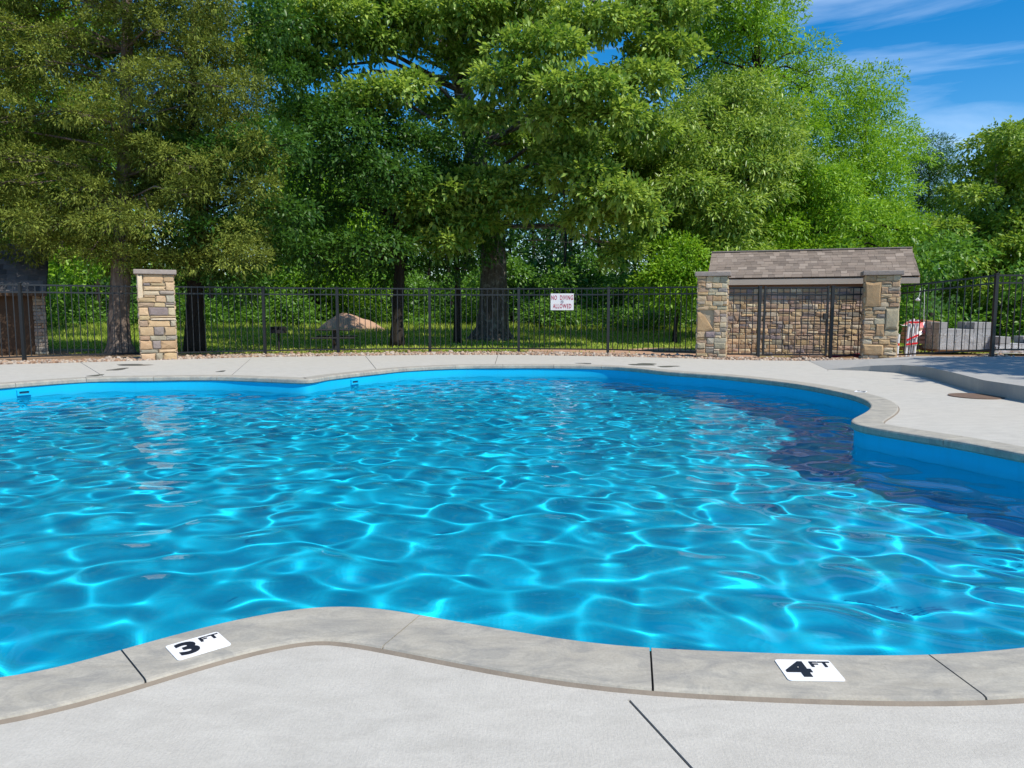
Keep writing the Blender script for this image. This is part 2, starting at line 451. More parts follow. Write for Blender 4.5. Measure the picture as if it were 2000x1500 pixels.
# grout seen in the joints, and the tan sealant round the outside
V = []; Fc = []
for i in range(NI):
    for arr, z in ((offset(.03)[i] if False else INN[i]+NRM[i]*.02, -.012), (PR[6][0][i]-NRM[i]*.004, -.012)): V.append((arr[0], arr[1], z))
for i in range(NI): j = (i+1) % NI; Fc.append((2*i, 2*i+1, 2*j+1, 2*j))
link("joint_grout", pymesh("joint_grout", V, Fc), m_joint, pool)
D2 = offset(CW+.030)
V = []; Fc = []
for i in range(NI): V += [(*OUTC[i], -.009), (*(OUTC[i]*.5+D2[i]*.5), DECK_Z-.003), (*D2[i], DECK_Z-.008)]
for i in range(NI):
    j = (i+1) % NI
    for k in (0, 1): Fc.append((3*i+k, 3*i+k+1, 3*j+k+1, 3*j+k))
link("joint_sealant", pymesh("joint_sealant", V, Fc, True), m_seal, pool)
# skimmers in the far wall
for px, py in ((655, 752), (8, 772)):
    g = G(px, py, WATER_Z); i = int(np.argmin(((WALL-np.array(g.to_2d()))**2).sum(1)))
    n = Vector((*NRM[i], 0)); c = Vector((*WALL[i], -.165)); R = Matrix.Rotation(math.atan2(n.y, n.x)-math.pi/2, 3, 'Z')
    sk = empty("skimmer", c); sk.parent = pool
    b = MB(); w, h = .21, .09
    for x0, x1, z0, z1 in ((-w/2, -w/2+.03, -h/2, h/2), (w/2-.03, w/2, -h/2, h/2), (-w/2+.03, w/2-.03, h/2-.025, h/2), (-w/2+.03, w/2-.03, -h/2, -h/2+.025)):
        b.box(R @ Vector(((x0+x1)/2, -.01, (z0+z1)/2)), (x1-x0, .04, z1-z0), R)
    b.build("frame", m_pool, sk)
    MB().box(R @ Vector((0, -.004, 0)), (w-.062, .012, h-.05), R).build("mouth_plate", m_mouth_shade, sk)  # flat plate, its dark colour stands in for shade inside the opening

# ------------------------------------------------------------------ deck
back_px = [(0,712),(150,708),(280,704),(345,702),(500,697.5),(840,693),(1000,693),(1187,696),(1355,700),(1420,703),(1690,706),(1752,704),(1800,704)]
back = [G(x, y, DECK_Z).to_2d() for x, y in back_px]
RZ = .16
r_end = [G(1937, 696, RZ).to_2d(), G(2000, 694, RZ).to_2d()]
BACKL = [tuple(p) for p in back] + [tuple(p) for p in r_end]
outer = [(-14, -7), (14, -7), (16, 6), (18, 14), (17.5, r_end[1].y-.4)] + [BACKL[-1]] + BACKL[::-1][1:] + [(-16, back[0].y-3.2)]
deck = empty("pool_deck", kind='structure'); tag(deck, "pale grey concrete deck around the pool")
joints = [(G(1228,1356), G(1400,1540)), (G(160,708), G(205,735)), (G(486,702), G(450,733)), (G(713,693), G(737,722)), (G(972,693), G(966,712)), (G(1618,718), G(1624,700)),
          (G(1228,1356)+Vector((4.0,-.3,0)), G(1400,1540)+Vector((4.5,-1,0))), (Vector((-1.9,1.72,0)), Vector((-3.6,-.6,0)))]
jr = []
for a, b in joints:
    a = a.to_2d(); b = b.to_2d(); d = (b-a).normalized(); far = max(a.y, b.y) > 8
    e = .55 if far else 0
    a, b = a-d*e, b+d*(.12 if far else 6)
    n = Vector((-d.y, d.x))*(.006 if far else .0045); jr.append([a+n, b+n, b-n, a-n])
def clean(loop): return [Vector((float(p[0]), float(p[1]))) for p in loop]
loops = [clean(outer), clean(DECK_IN[::2])] + jr
vs = []; ed = []
for lp in loops:
    b = len(vs); vs += lp; ed += [(b+i, b+(i+1) % len(lp)) for i in range(len(lp))]
r = delaunay_2d_cdt(vs, ed, [], 0, 1e-5)
v2 = np.array([tuple(p) for p in r[0]]); fc = [f for f in r[2] if len(f) == 3]
fa = np.array(fc); cen = v2[fa].mean(1)
ok = inside(np.array([tuple(p) for p in loops[0]]), cen) & ~inside(DECK_IN[::2], cen)
for q4 in jr: ok &= ~inside(np.array([tuple(p) for p in q4]), cen)
fa = fa[ok]
par = list(range(len(fa))); emap = {}
def find(i):
    while par[i] != i: par[i] = par[par[i]]; i = par[i]
    return i
for i, f in enumerate(fa):
    for k in range(3):
        e = tuple(sorted((int(f[k]), int(f[(k+1) % 3]))))
        if e in emap: par[find(i)] = find(emap[e])
        else: emap[e] = i
comp = {}
for i in range(len(fa)): comp.setdefault(find(i), []).append(i)
for c in comp.values():
    if len(c) < 3: continue
    f = fa[c]; used = np.unique(f); re = {int(u): k for k, u in enumerate(used)}
    V = [(*v2[u], DECK_Z) for u in used]; Fc = []
    for t in f:
        p = v2[t]; s = np.cross(p[1]-p[0], p[2]-p[0]); t = [re[int(x)] for x in t]; Fc.append(t if s > 0 else t[::-1])
    cnt = {}
    for t in Fc:
        for k in range(3): cnt[(t[k], t[(k+1) % 3])] = 1
    nb = len(V); V += [(x, y, DECK_Z-.04) for x, y, z in V[:nb]]
    for (a, b) in list(cnt):
        if (b, a) not in cnt: Fc.append((b, a, a+nb, b+nb))
    link("deck_slab", pymesh("deck_slab", V, Fc), m_deck, deck)
# dark filler under the joints
b = MB()
for q4 in jr:
    a_, b_ = (q4[0]+q4[3])/2, (q4[1]+q4[2])/2; w = (q4[0]-q4[3]).length + .01
    b.bar((a_.x, a_.y, DECK_Z-.012), (b_.x, b_.y, DECK_Z-.012), w, .006)
b.build("joint_filler", m_joint, deck)

# raised walkway at the right
fr = [((1616,720),0),((1660,721.5),.05),((1700,723),.10),((1760,727),.155),((1808,735),.185),((1860,750),.20),((1920,768),.20),((2000,782),.20),((2150,815),.20)]
fb = [G(*p).to_2d() for p, h in fr]; fb[-1] = fb[-2] + (fb[-2]-fb[-3]).normalized()*3.0
fh = [h for p, h in fr]
bk_px = [(1640,703.5),(1690,704),(1752,702),(1800,700),(1850,698)]
n = len(fb); bk = []
for i in range(n):
    t = i/(n-1)
    p = Vector((6.9+ (17.3-6.9)*t, 0)); bk.append(p)
by = np.interp([p.x for p in bk], [p[0] for p in BACKL], [p[1] for p in BACKL])
V = []; Fc = []
for i in range(n):
    hb = fh[i] if i > 0 else 0
    V += [(*fb[i], DECK_Z-.03), (*fb[i], DECK_Z+.004+fh[i]), (bk[i].x, by[i]-.02, DECK_Z+.004+max(0, min(hb, RZ+.02))), (bk[i].x, by[i]-.02, DECK_Z-.03)]
for i in range(n-1):
    for k in range(3): Fc.append((4*i+k, 4*i+k+1, 4*i+5+k, 4*i+4+k)[::-1])
Fc.append((0,1,2,3)); Fc.append(tuple(4*(n-1)+k for k in (3,2,1,0)))
rd = link("raised_deck", pymesh("raised_deck", V, Fc), m_raised); tag(rd, "raised grey concrete walkway with a curved riser", kind='structure')

# ground with an opening for the pool
outer_g = [(-300,-120),(300,-120),(300,420),(-300,420)]
loops = [clean(outer_g), clean(offset(.36)[::4])]
vs = []; ed = []
for lp in loops:
    b = len(vs); vs += lp; ed += [(b+i, b+(i+1) % len(lp)) for i in range(len(lp))]
r = delaunay_2d_cdt(vs, ed, [], 0, 1e-5); v2 = np.array([tuple(p) for p in r[0]]); fa = np.array([f for f in r[2] if len(f) == 3])
fa = fa[~inside(np.array([tuple(p) for p in loops[1]]), v2[fa].mean(1))]
fa = np.array([t if np.cross(v2[t[1]]-v2[t[0]], v2[t[2]]-v2[t[0]]) > 0 else t[::-1] for t in fa])
gr = link("ground", npmesh("ground", np.c_[v2, np.full(len(v2), -.075)], fa), m_ground); tag(gr, "grassy ground with bare soil near the fence", kind='structure')

V = []; Fc = []
for i in range(15):
    x = .3 + 6.2*i/14; yb = float(np.interp(x, [p[0] for p in BACKL], [p[1] for p in BACKL]))
    V += [(x, yb+.9, -.066), (x, 23.4+.7*math.sin(x*1.7)-.25*abs(x-3.4), -.066)]
for i in range(14): Fc.append((2*i, 2*i+2, 2*i+3, 2*i+1))
ds = link("bare_soil", pymesh("bare_soil", V, Fc), m_dirt); tag(ds, "worn strip of bare tan soil behind the fence left of the stone shed", kind='structure')
# wet patches, drain lid
rr = random.Random(5)
def blob(name, px, py, wpx, dep, lab, mat=m_wet, z=DECK_Z+.004):
    c = G(px, py, z); rx = wpx*.5*c.y/F; n = 22; V = [(0, 0, 0)]; ph = rr.uniform(0, 6)
    for k in range(n):
        a = 2*math.pi*k/n; q = 1+.28*math.sin(2*a+ph)+.18*math.sin(3*a+2*ph)+.1*math.sin(5*a)
        V.append((rx*q*math.cos(a), dep*q*math.sin(a), 0))
    o = link(name, pymesh(name, V, [(0, k+1, (k+1) % n+1) for k in range(n)]), mat, None, c)
    return tag(o, lab, "wet patch", "wet patches on the far deck")
blob("wet_patch", 262,712.5,74,.22, "long dark wet patch in front of the lone stone pillar")
blob("wet_patch", 231,721,30,.26, "dark wet patch between the long one and the deck joint at far left")
blob("wet_patch", 187,733,26,.16, "small dark wet patch at the coping by the far left deck joint")
blob("wet_patch", 112,740.5,22,.13, "leftmost dark wet patch touching the far coping")
blob("wet_patch", 432,725,17,.13, "single brown wet spot right of the lone stone pillar")
blob("wet_patch", 1256,711.5,60,.26, "widest dark wet patch on the far deck left of the shed")
blob("wet_patch", 1304,715.5,38,.18, "dark wet patch nearest the stone shed on the far coping edge")
blob("wet_patch", 1142,709.5,26,.14, "small dark wet patch on far deck below the no diving sign")
c = (G(1858,773,DECK_Z)+G(1955,776,DECK_Z))/2
dl = MB().disc((0,0,0), .34, .012, 28).build("drain_lid", m_lid); dl.location = (c.x, c.y, DECK_Z); tag(dl, "round rusty brown drain lid in the deck beside the raised walkway", "drain lid")

# ------------------------------------------------------------------ lettering
def text_mesh(s, size, off=0.0, cond=1.0, ext=.0015, space=1.0):
    cu = bpy.data.curves.new("txt", 'FONT'); cu.body = s; cu.size = size; cu.align_x = 'CENTER'; cu.align_y = 'CENTER'
    cu.offset = off; cu.extrude = ext; cu.space_character = space; cu.resolution_u = 4
    o = bpy.data.objects.new("txt", cu); COL.objects.link(o)
    dg = bpy.context.evaluated_depsgraph_get(); me = bpy.data.meshes.new_from_object(o.evaluated_get(dg))
    bpy.data.objects.remove(o); bpy.data.curves.remove(cu)
    for v in me.vertices: v.co.x *= cond
    return me
def rounded(w, h, r, z0, z1, n=5):
    pts = []
    for cx, cy, a0 in ((w/2-r, h/2-r, 0), (-w/2+r, h/2-r, 90), (-w/2+r, -h/2+r, 180), (w/2-r, -h/2+r, 270)):
        for k in range(n+1): a = math.radians(a0+90*k/n); pts.append((cx+r*math.cos(a), cy+r*math.sin(a)))
    m = len(pts); V = [(x, y, z0) for x, y in pts]+[(x, y, z1) for x, y in pts]
    return pymesh("plate", V, [tuple(range(m))[::-1], tuple(range(m, 2*m))]+[(k, (k+1) % m, (k+1) % m+m, k+m) for k in range(m)])
def depth_marker(px, num, lab, w=.185, h=.145):
    q = [G(*p) for p in px]; c = sum(q, Vector())/4; d = (q[1]-q[0])+(q[2]-q[3]); rz = math.atan2(d.y, d.x)
    e = empty("depth_marker", (c.x, c.y, .001), rz, lab, "depth marker", "depth markers on the coping")
    link("plate", rounded(w, h, .012, 0, .0025), m_white, e)
    t = link("number", text_mesh(num, .138, .0055, 1.15, .0008), m_black, e); t.location = (-.035, -.002, .0036)
    for ch, dx in (("F", .029), ("T", .066)): t = link("letter", text_mesh(ch, .052, .0012, 1.25, .0008), m_black, e); t.location = (dx, .036, .0036)
    return e
depth_marker([(325,1262),(412,1237),(447,1264),(365,1288)], "3", "white depth marker plate reading 3 FT on the near left coping")
depth_marker([(1519,1287),(1610,1289),(1645,1334),(1550,1334)], "4", "white depth marker plate reading 4 FT on the near right coping")
e = empty("depth_marker", G(1681,765), math.radians(-122), "tiny white depth marker on the far right coping, seen edge-on", "depth marker", "depth markers on the coping")
link("plate", rounded(.2,.155,.012,.001,.0035), m_white, e); t = link("number", text_mesh("5", .15, .006, 1.15, .0008), m_black, e); t.location = (-.035,0,.0046)

for ch, dx in (("F", .029), ("T", .066)): t = link("letter", text_mesh(ch, .052, .0012, 1.25, .0008), m_black, e); t.location = (dx, .036, .0046)

# ------------------------------------------------------------------ stonework
srng = random.Random(11)
PAL = {'t': (.58,.435,.265), 'o': (.54,.375,.22), 'p': (.275,.235,.225), 'l': (.66,.56,.40), 'g': (.43,.385,.305), 'b': (.42,.30,.21), 'k': (.335,.295,.255), 'm': (.46,.415,.30), 'r': (.52,.385,.29)}
def stone_variant(seed, corners=None):
    r = random.Random(seed); pts = []
    base = corners or [(-.5,-.5),(0,-.5),(.5,-.5),(.5,0),(.5,.5),(0,.5),(-.5,.5),(-.5,0)]
    ring = [(x+r.uniform(-.05,.05)*(1 if corners is None else .4), y+r.uniform(-.06,.06)*(1 if corners is None else .4)) for x, y in base]
    m = len(ring); cx = sum(p[0] for p in ring)/m; cy = sum(p[1] for p in ring)/m
    V = [(x, y, 0) for x, y in ring] + [(x, y, r.uniform(.5, .75)) for x, y in ring] + \
        [(cx+(x-cx)*.84, cy+(y-cy)*.78, r.uniform(.82, 1.15)) for x, y in ring] + [(cx, cy, r.uniform(.95, 1.25))]
    Fc = []
    for k in range(m):
        j = (k+1) % m; Fc += [(k, j, m+j, m+k), (m+k, m+j, 2*m+j, 2*m+k), (2*m+k, 2*m+j, 3*m)]
    me = pymesh("stone", V, Fc); me.materials.append(m_stone); return me
SV = [stone_variant(i) for i in range(12)]
TRI = stone_variant(99, [(-.5,-.5),(-.1,-.5),(.5,-.38),(.25,-.05),(-.05,.28),(-.32,.5),(-.5,.5),(-.5,0)])
def put_stone(parent, fr, u0, v0, u1, v1, col, dep=.035, mesh=None, name="stone"):
    o3, ud, nd = fr                                    # origin (bottom left), u direction, outward normal
    o = bpy.data.objects.new(name, mesh or srng.choice(SV)); COL.objects.link(o); o.parent = parent
    g = .006
    c = o3 + ud*((u0+u1)/2) + Vector((0,0,(v0+v1)/2))
    o.matrix_local = Matrix.Translation(c) @ Matrix((ud, Vector((0,0,1)), nd)).transposed().to_4x4() @ Matrix.Diagonal((max(.02,u1-u0-g), max(.02,v1-v0-g), dep*srng.uniform(.75,1.3), 1))
    j = srng.uniform(.85, 1.15); o.color = (col[0]*j*srng.uniform(.95,1.05), col[1]*j, col[2]*j*srng.uniform(.93,1.07), 1); return o
def courses(parent, fr, U, Vv, hs=(.06,.17), ws=(.10,.34), pal="tttlobpgkm", holes=(), u0=0, v0=0, gain=1.0):
    v = v0
    while v < Vv-.02:
        h = srng.uniform(*hs)
        if v+h > Vv-.04: h = Vv-v
        iv = [(u0, U)]
        for hu0, hv0, hu1, hv1 in holes:
            if min(v+h, hv1)-max(v, hv0) > .3*h:
                iv = [q for a, b in iv for q in ((a, min(b, hu0)), (max(a, hu1), b)) if q[1]-q[0] > .03]
        for ua, ub in iv:
            u = ua
            while u < ub-.01:
                w = srng.uniform(*ws)*(1.0 if h > .1 else 1.25)
                if u+w > ub-.06: w = ub-u
                split = h > .11 and srng.random() < .35
                m = srng.uniform(.35, .65)
                for a, b in ([(v, v+h*m), (v+h*m, v+h)] if split else [(v, v+h)]):
                    put_stone(parent, fr, u, a, u+w, b, tuple(x*gain for x in PAL[srng.choice(pal)]))
                u += w
        v += h
def pillar(name, cpx, wpx, ypx_base, Hh, lab, layout=None, extra=None, cap=True, D=None, group=None, rz=0.0):
    c = G(cpx, ypx_base, DECK_Z-.01); w = wpx*c.y/F/math.cos(math.atan2(c.x, c.y))*abs(1/math.cos(math.atan2(c.x, c.y)+rz))*math.cos(math.atan2(c.x, c.y)); D = D or w
    root = empty(name, (c.x, c.y, -.075), rz, lab, "pillar", group)
    Hz = Hh + .075
    MB().box((0, D/2, Hz/2), (w-.05, D-.05, Hz)).build("core", m_mortar, root)
    fx = (Vector((-w/2, .02, 0)), Vector((1,0,0)), Vector((0,-1,0)))
    if layout: 
        for u0, v0, u1, v1, col in layout: put_stone(root, fx, u0*w, (1-v1)*Hz, u1*w, (1-v0)*Hz, PAL[col], .045)
    else:
        holes = []
        for u0, v0, u1, v1, col, mesh in extra or ():
            holes.append((u0*w, (1-v1)*Hz, u1*w, (1-v0)*Hz)); put_stone(root, fx, *holes[-1], PAL[col], .05, mesh)
        courses(root, fx, w, Hz, (.075,.16), (.13,.26), "tttllobgkm", holes)
    courses(root, (Vector((w/2-.02, 0, 0)), Vector((0,1,0)), Vector((1,0,0))), D, Hz, (.09,.16), (.18,.3))
    courses(root, (Vector((-w/2+.02, D, 0)), Vector((0,-1,0)), Vector((-1,0,0))), D, Hz, (.09,.16), (.18,.3))
    if cap:
        cw = w+.14; b = MB().box((0, D/2, Hz+.055), (cw, D+.14, .11)); b.build("capstone", m_cap, root, bevel=.012)
    return root
LAY = [(0,0,.15,.26,'l'),(.16,.0,.70,.10,'o'),(.71,0,1,.085,'o'),(.16,.10,.35,.13,'p'),(.36,.10,.76,.13,'t'),(.77,.09,1,.18,'t'),(.16,.135,.76,.185,'t'),
 (.16,.19,.60,.235,'l'),(.61,.185,1,.23,'k'),(0,.265,.48,.315,'t'),(.49,.24,.76,.315,'t'),(.77,.235,1,.315,'g'),(.16,.238,.48,.263,'t'),(0,.32,.43,.37,'b'),(.44,.32,.73,.37,'t'),(.74,.32,1,.345,'p'),(.74,.347,1,.37,'l'),
 (0,.375,.27,.465,'t'),(.28,.375,.80,.465,'p'),(.81,.375,1,.465,'l'),(0,.47,.29,.52,'t'),(.30,.47,1,.493,'t'),(.30,.496,1,.52,'l'),
 (0,.525,.24,.595,'b'),(.25,.525,.85,.595,'t'),(.86,.525,1,.595,'g'),(0,.60,.38,.695,'t'),(.39,.60,.68,.695,'p'),(.69,.60,1,.695,'t'),
 (0,.70,.27,.75,'b'),(.28,.70,.72,.75,'g'),(.73,.70,1,.75,'k'),(0,.755,.33,.85,'o'),(.34,.755,.57,.85,'p'),(.58,.755,1,.85,'o'),(0,.855,.48,.895,'g'),(.49,.855,1,.895,'t'),
 (0,.90,.40,1,'t'),(.41,.90,.61,1,'g'),(.62,.90,1,1,'t')]
pillar("stone_pillar", 311, 64, 703, 2.0, "lone ledgestone pillar with flat cap between the two left fence runs", LAY, group="stone fence pillars", rz=math.radians(25))
pm = pillar("stone_pillar", 1388, 56, 700, 1.98, "stone pillar left of the gate with large orange triangular stone", None, [(0,.42,.56,.66,'o',TRI),(.30,.655,.62,.73,'p',None),(.02,.79,.30,.86,'m',None),(.60,.79,.98,.86,'m',None)], group="stone fence pillars", rz=math.radians(-17))
pr = pillar("stone_pillar", 1717, 60, 703, 1.98, "stone pillar right of the gate with big orange and olive blocks", None, [(0,.08,.46,.36,'o',None),(.62,.38,1,.62,'m',None),(.36,.56,.60,.70,'o',None),(0,.80,.60,.92,'t',None)], group="stone fence pillars", rz=math.radians(-20), D=.62)

# ------------------------------------------------------------------ stone shed behind the gate
WY = 19.35
w0 = AT(1408, 690, WY+.9).x; w1 = AT(1766, 690, WY-.9).x; SW = (w1-w0)/math.cos(math.radians(19))
shed = empty("stone_shed", ((w0+w1)/2, WY+.35, -.075), math.radians(-19), "small stone shed with grey-brown shingled roof behind the gate", "shed")
ez = AT(1590, 553, WY-.25).z + .075; DB = 2.4
MB().box((0, DB/2, (ez+.1)/2), (SW-.06, DB-.06, ez+.1)).build("wall", m_mortar, shed)
courses(shed, (Vector((-SW/2, .02, 0)), Vector((1,0,0)), Vector((0,-1,0))), SW, ez-.12, (.05,.145), (.09,.34), "ttrrlltobbgktrp", gain=1.12)
courses(shed, (Vector((SW/2-.02, 0, 0)), Vector((0,1,0)), Vector((1,0,0))), DB, ez-.12, (.12,.2), (.25,.45))
MB().box((0, .0, ez-.055), (SW-.02, .05, .11)).build("trim_board", m_brown, shed)
rx0 = -SW/2-.36; rx1 = SW/2+.50
ridge_y = DB/2; rz_ = ez + .16; rise = AT(1600, 491, WY+.35+ridge_y).z+.075 - rz_
ov = .13; run = ridge_y+ov; SL = math.hypot(run, rise); ca, sa = run/SL, rise/SL
for sgn in (1, -1):
    b = MB(); y0 = -ov if sgn == 1 else DB+ov
    a_, b_ = Vector(((rx0+rx1)/2, y0, rz_-.035)), Vector(((rx0+rx1)/2, ridge_y, rz_+rise-.035))
    b.bar(a_, b_, rx1-rx0, .05); b.build("roof_panel", m_brown, shed)
MB().box(((rx0+rx1)/2, -ov-.012, rz_-.10), (rx1-rx0, .024, .15)).build("fascia", m_fascia, shed)
MB().box(((rx0+rx1)/2, -ov/2-.0, rz_-.165), (rx1-rx0-.04, ov-.05, .015)).build("soffit", m_fascia, shed)
shv = []
for i in range(3):
    r = random.Random(i); bx = MB().box((0,0,0), (1,1,1)); me = pymesh("shingle", bx.v, bx.f); me.materials.append(m_shingle); shv.append(me)
NC = 10; cl = SL/NC
SHC = [(.21,.168,.135),(.26,.21,.17),(.16,.13,.108),(.32,.265,.22),(.225,.178,.145),(.19,.155,.13)]
Rx = Matrix(((1,0,0),(0,ca,-sa),(0,sa,ca)))
for c in range(NC):
    x = rx0 - srng.uniform(0, .12)
    while x < rx1-.01:
        w = srng.uniform(.14, .26); xa = max(x, rx0); xb = min(x+w, rx1)
        if xb-xa > .03:
            o = bpy.data.objects.new("shingle", shv[c % 3]); COL.objects.link(o); o.parent = shed
            th = srng.choice((.008, .014)); s = (c+.5)*cl
            ctr = Vector(((xa+xb)/2, -ov-.02+s*ca, rz_+s*sa)) + Rx @ Vector((0, 0, .012+th/2))
            o.matrix_local = Matrix.Translation(ctr) @ (Rx @ Matrix.Rotation(math.radians(-1.6), 3, 'X')).to_4x4() @ Matrix.Diagonal((xb-xa-.004, cl*1.12, th, 1))
            j = srng.uniform(.85, 1.15); k = srng.choice(SHC); k = [q*.6+m*.4 for q, m in zip(k, (.27,.222,.184))]; o.color = (k[0]*j, k[1]*j, k[2]*j, 1)
        x += w
b = MB().bar((rx0, ridge_y, rz_+rise+.035), (rx1, ridge_y, rz_+rise+.035), .16, .03); b.build("ridge_cap", m_cap, shed)

# shaded shed at the far left
LY = 20.6
x0 = AT(-160, 690, LY).x; x1 = AT(72, 690, LY).x
LA = math.radians(27)
ls = empty("storage_shed", (x1-(x1-x0)/2*math.cos(LA), LY-(x1-x0)/2*math.sin(LA), -.075), LA, "dark brown shed with black shingle roof at far left under the cedar", "shed")
lw = x1-x0; lz = AT(40, 572, LY-.3).z+.075
MB().box((0, 1.3, lz/2), (lw, 2.6, lz)).build("wall", m_shedwall, ls)
courses(ls, (Vector((lw/2-.02, -.02, 0)), Vector((1,0,0)), Vector((0,-1,0))), .30, lz, (.08,.14), (.12,.3), "kgbk")
MB().box((lw/2+.13, .16, lz/2), (.26, .3, lz)).build("corner_pier", m_pier, ls)
lr = AT(0, 482, LY+1.3).z+.075-lz; L2 = math.hypot(1.6, lr); b = MB()
b.bar((-.1, -.3, lz+.02), (-.1, 1.3, lz+lr), lw+.9, .05); b.build("roof_panel", m_iron, ls)
MB().box((-.1, -.33, lz-.02), (lw+.9, .03, .14)).build("fascia", m_shedwall, ls)
Rl = Matrix(((1,0,0),(0,1.6/L2,-lr/L2),(0,lr/L2,1.6/L2)))
for c in range(9):
    x = lw/2-1.9+ (c % 2)*.1
    while x < lw/2+.33:
        w = srng.uniform(.18,.3); xb = min(x+w, lw/2+.34); s = (c+.5)/9*L2
        o = bpy.data.objects.new("shingle", shv[c % 3]); COL.objects.link(o); o.parent = ls
        ctr = Vector(((x+xb)/2, -.32+s*1.6/L2, lz+.02+s*lr/L2)) + Rl @ Vector((0,0,.035))
        o.matrix_local = Matrix.Translation(ctr) @ (Rl @ Matrix.Rotation(math.radians(-2), 3, 'X')).to_4x4() @ Matrix.Diagonal((xb-x-.004, L2/9*1.12, .012, 1))
        k = srng.uniform(.09, .19); o.color = (k, k*.95, k, 1); x += w
g = G(34, 690, -.075)
bn = empty("storage_bin", (g.x-.2, LY-1.05, -.075), LA, "black bin with a pale handle bar against the dark shed", "bin")
b = MB().box((0,0,.22), (.66,.4,.44)); b.build("body", m_iron, bn, bevel=.02)
MB().box((0,0,.455), (.70,.44,.03)).build("lid", m_iron, bn, bevel=.008)
MB().bar((-.28,-.225,.40), (-.05,-.225,.40), .03, .035).build("handle", m_white, bn)

# ------------------------------------------------------------------ fences and gate
FH = 1.80
pk = MB().box((0,0,.5), (.019,.019,1)); pk_me = pymesh("picket", pk.v, pk.f); pk_me.materials.append(m_metal)
po = MB().box((0,0,.5), (.072,.072,1)); po.box((0,0,1.004), (.084,.084,.012)); po_me = pymesh("post", po.v, po.f); po_me.materials.append(m_metal)
def add_post(root, p, h):
    o = bpy.data.objects.new("post", po_me); COL.objects.link(o); o.parent = root; o.location = p-root.location; o.scale = (1,1,h); return o
def fence_run(root, pts, posts, hgt=FH, sp=.150, rails=(1.0, .905, .06)):
    for i in range(len(pts)-1):
        a, b = pts[i], pts[i+1]; d = b-a; l = d.to_2d().length
        for k in rails:
            z = k*hgt
            m = MB().bar(a+Vector((0,0,z))-root.location, b+Vector((0,0,z))-root.location, .034, .036 if k < 1 else .038); m.build("rail", m_metal, root)
        n = max(2, round(l/sp)); rz = math.atan2(d.y, d.x)
        for j in range(1, n):
            p = a + d*(j/n); o = bpy.data.objects.new("picket", pk_me); COL.objects.link(o); o.parent = root
            o.location = p-root.location+Vector((0,0,.055*hgt)); o.scale = (1,1,.942*hgt); o.rotation_euler.z = rz
    for i in posts: add_post(root, pts[i]-Vector((0,0,.05)), hgt+.075)
def GP(x, y, z=-.05): return G(x, y, z)
fl_ = [GP(-150,713.5), GP(48,705.5), GP(277,697.5)]
fr_l = empty("metal_fence", fl_[1], 0, "black metal picket fence left of the lone stone pillar", "fence"); fence_run(fr_l, fl_, [0, 1])
fm_ = [GP(343,697), GP(518,692.5), GP(661,690), GP(840,688), GP(1013,688), GP(1187,690), GP(1360,696)]
fr_m = empty("metal_fence", fm_[3], 0, "long black metal picket fence carrying the no diving sign", "fence"); fence_run(fr_m, fm_, [1,2,3,4,5])
g0, g3 = GP(1417,699.5), GP(1688,701.5)
gp = lambda x: g0 + (g3-g0)*((x-1417)/(1688-1417))
fr_a = empty("metal_fence", gp(1450), 0, "narrow black fence panel between left gate pillar and gate", "fence"); fence_run(fr_a, [g0, gp(1481)], [1], 1.76)
fr_b = empty("metal_fence", gp(1650), 0, "narrow black fence panel between gate and right gate pillar", "fence"); fence_run(fr_b, [gp(1622), g3], [0], 1.76)
ga, gb = gp(1491), gp(1613)
gate = empty("metal_gate", ga, 0, "black metal picket gate in front of the stone shed", "gate"); fence_run(gate, [ga, gb], [], 1.76)
for p in (ga, gb): 
    m = MB().bar(p-gate.location+Vector((0,0,.08)), p-gate.location+Vector((0,0,1.80)), .045, .045); m.build("stile", m_metal, gate)
m = MB().box(gb-gate.location+Vector((-.07,-.05,1.05)), (.10,.06,.16)); m.build("latch", m_iron, gate, bevel=.008)
rs = GP(1752,701.5); r1 = G(1937,692,RZ); r2 = r1 + Vector((2.3, .1, 0))
fr_r = empty("metal_fence", r1, 0, "black metal picket fence right of the gate beside building rubble", "fence"); fence_run(fr_r, [rs, r1, r2], [1, 2], 1.78)

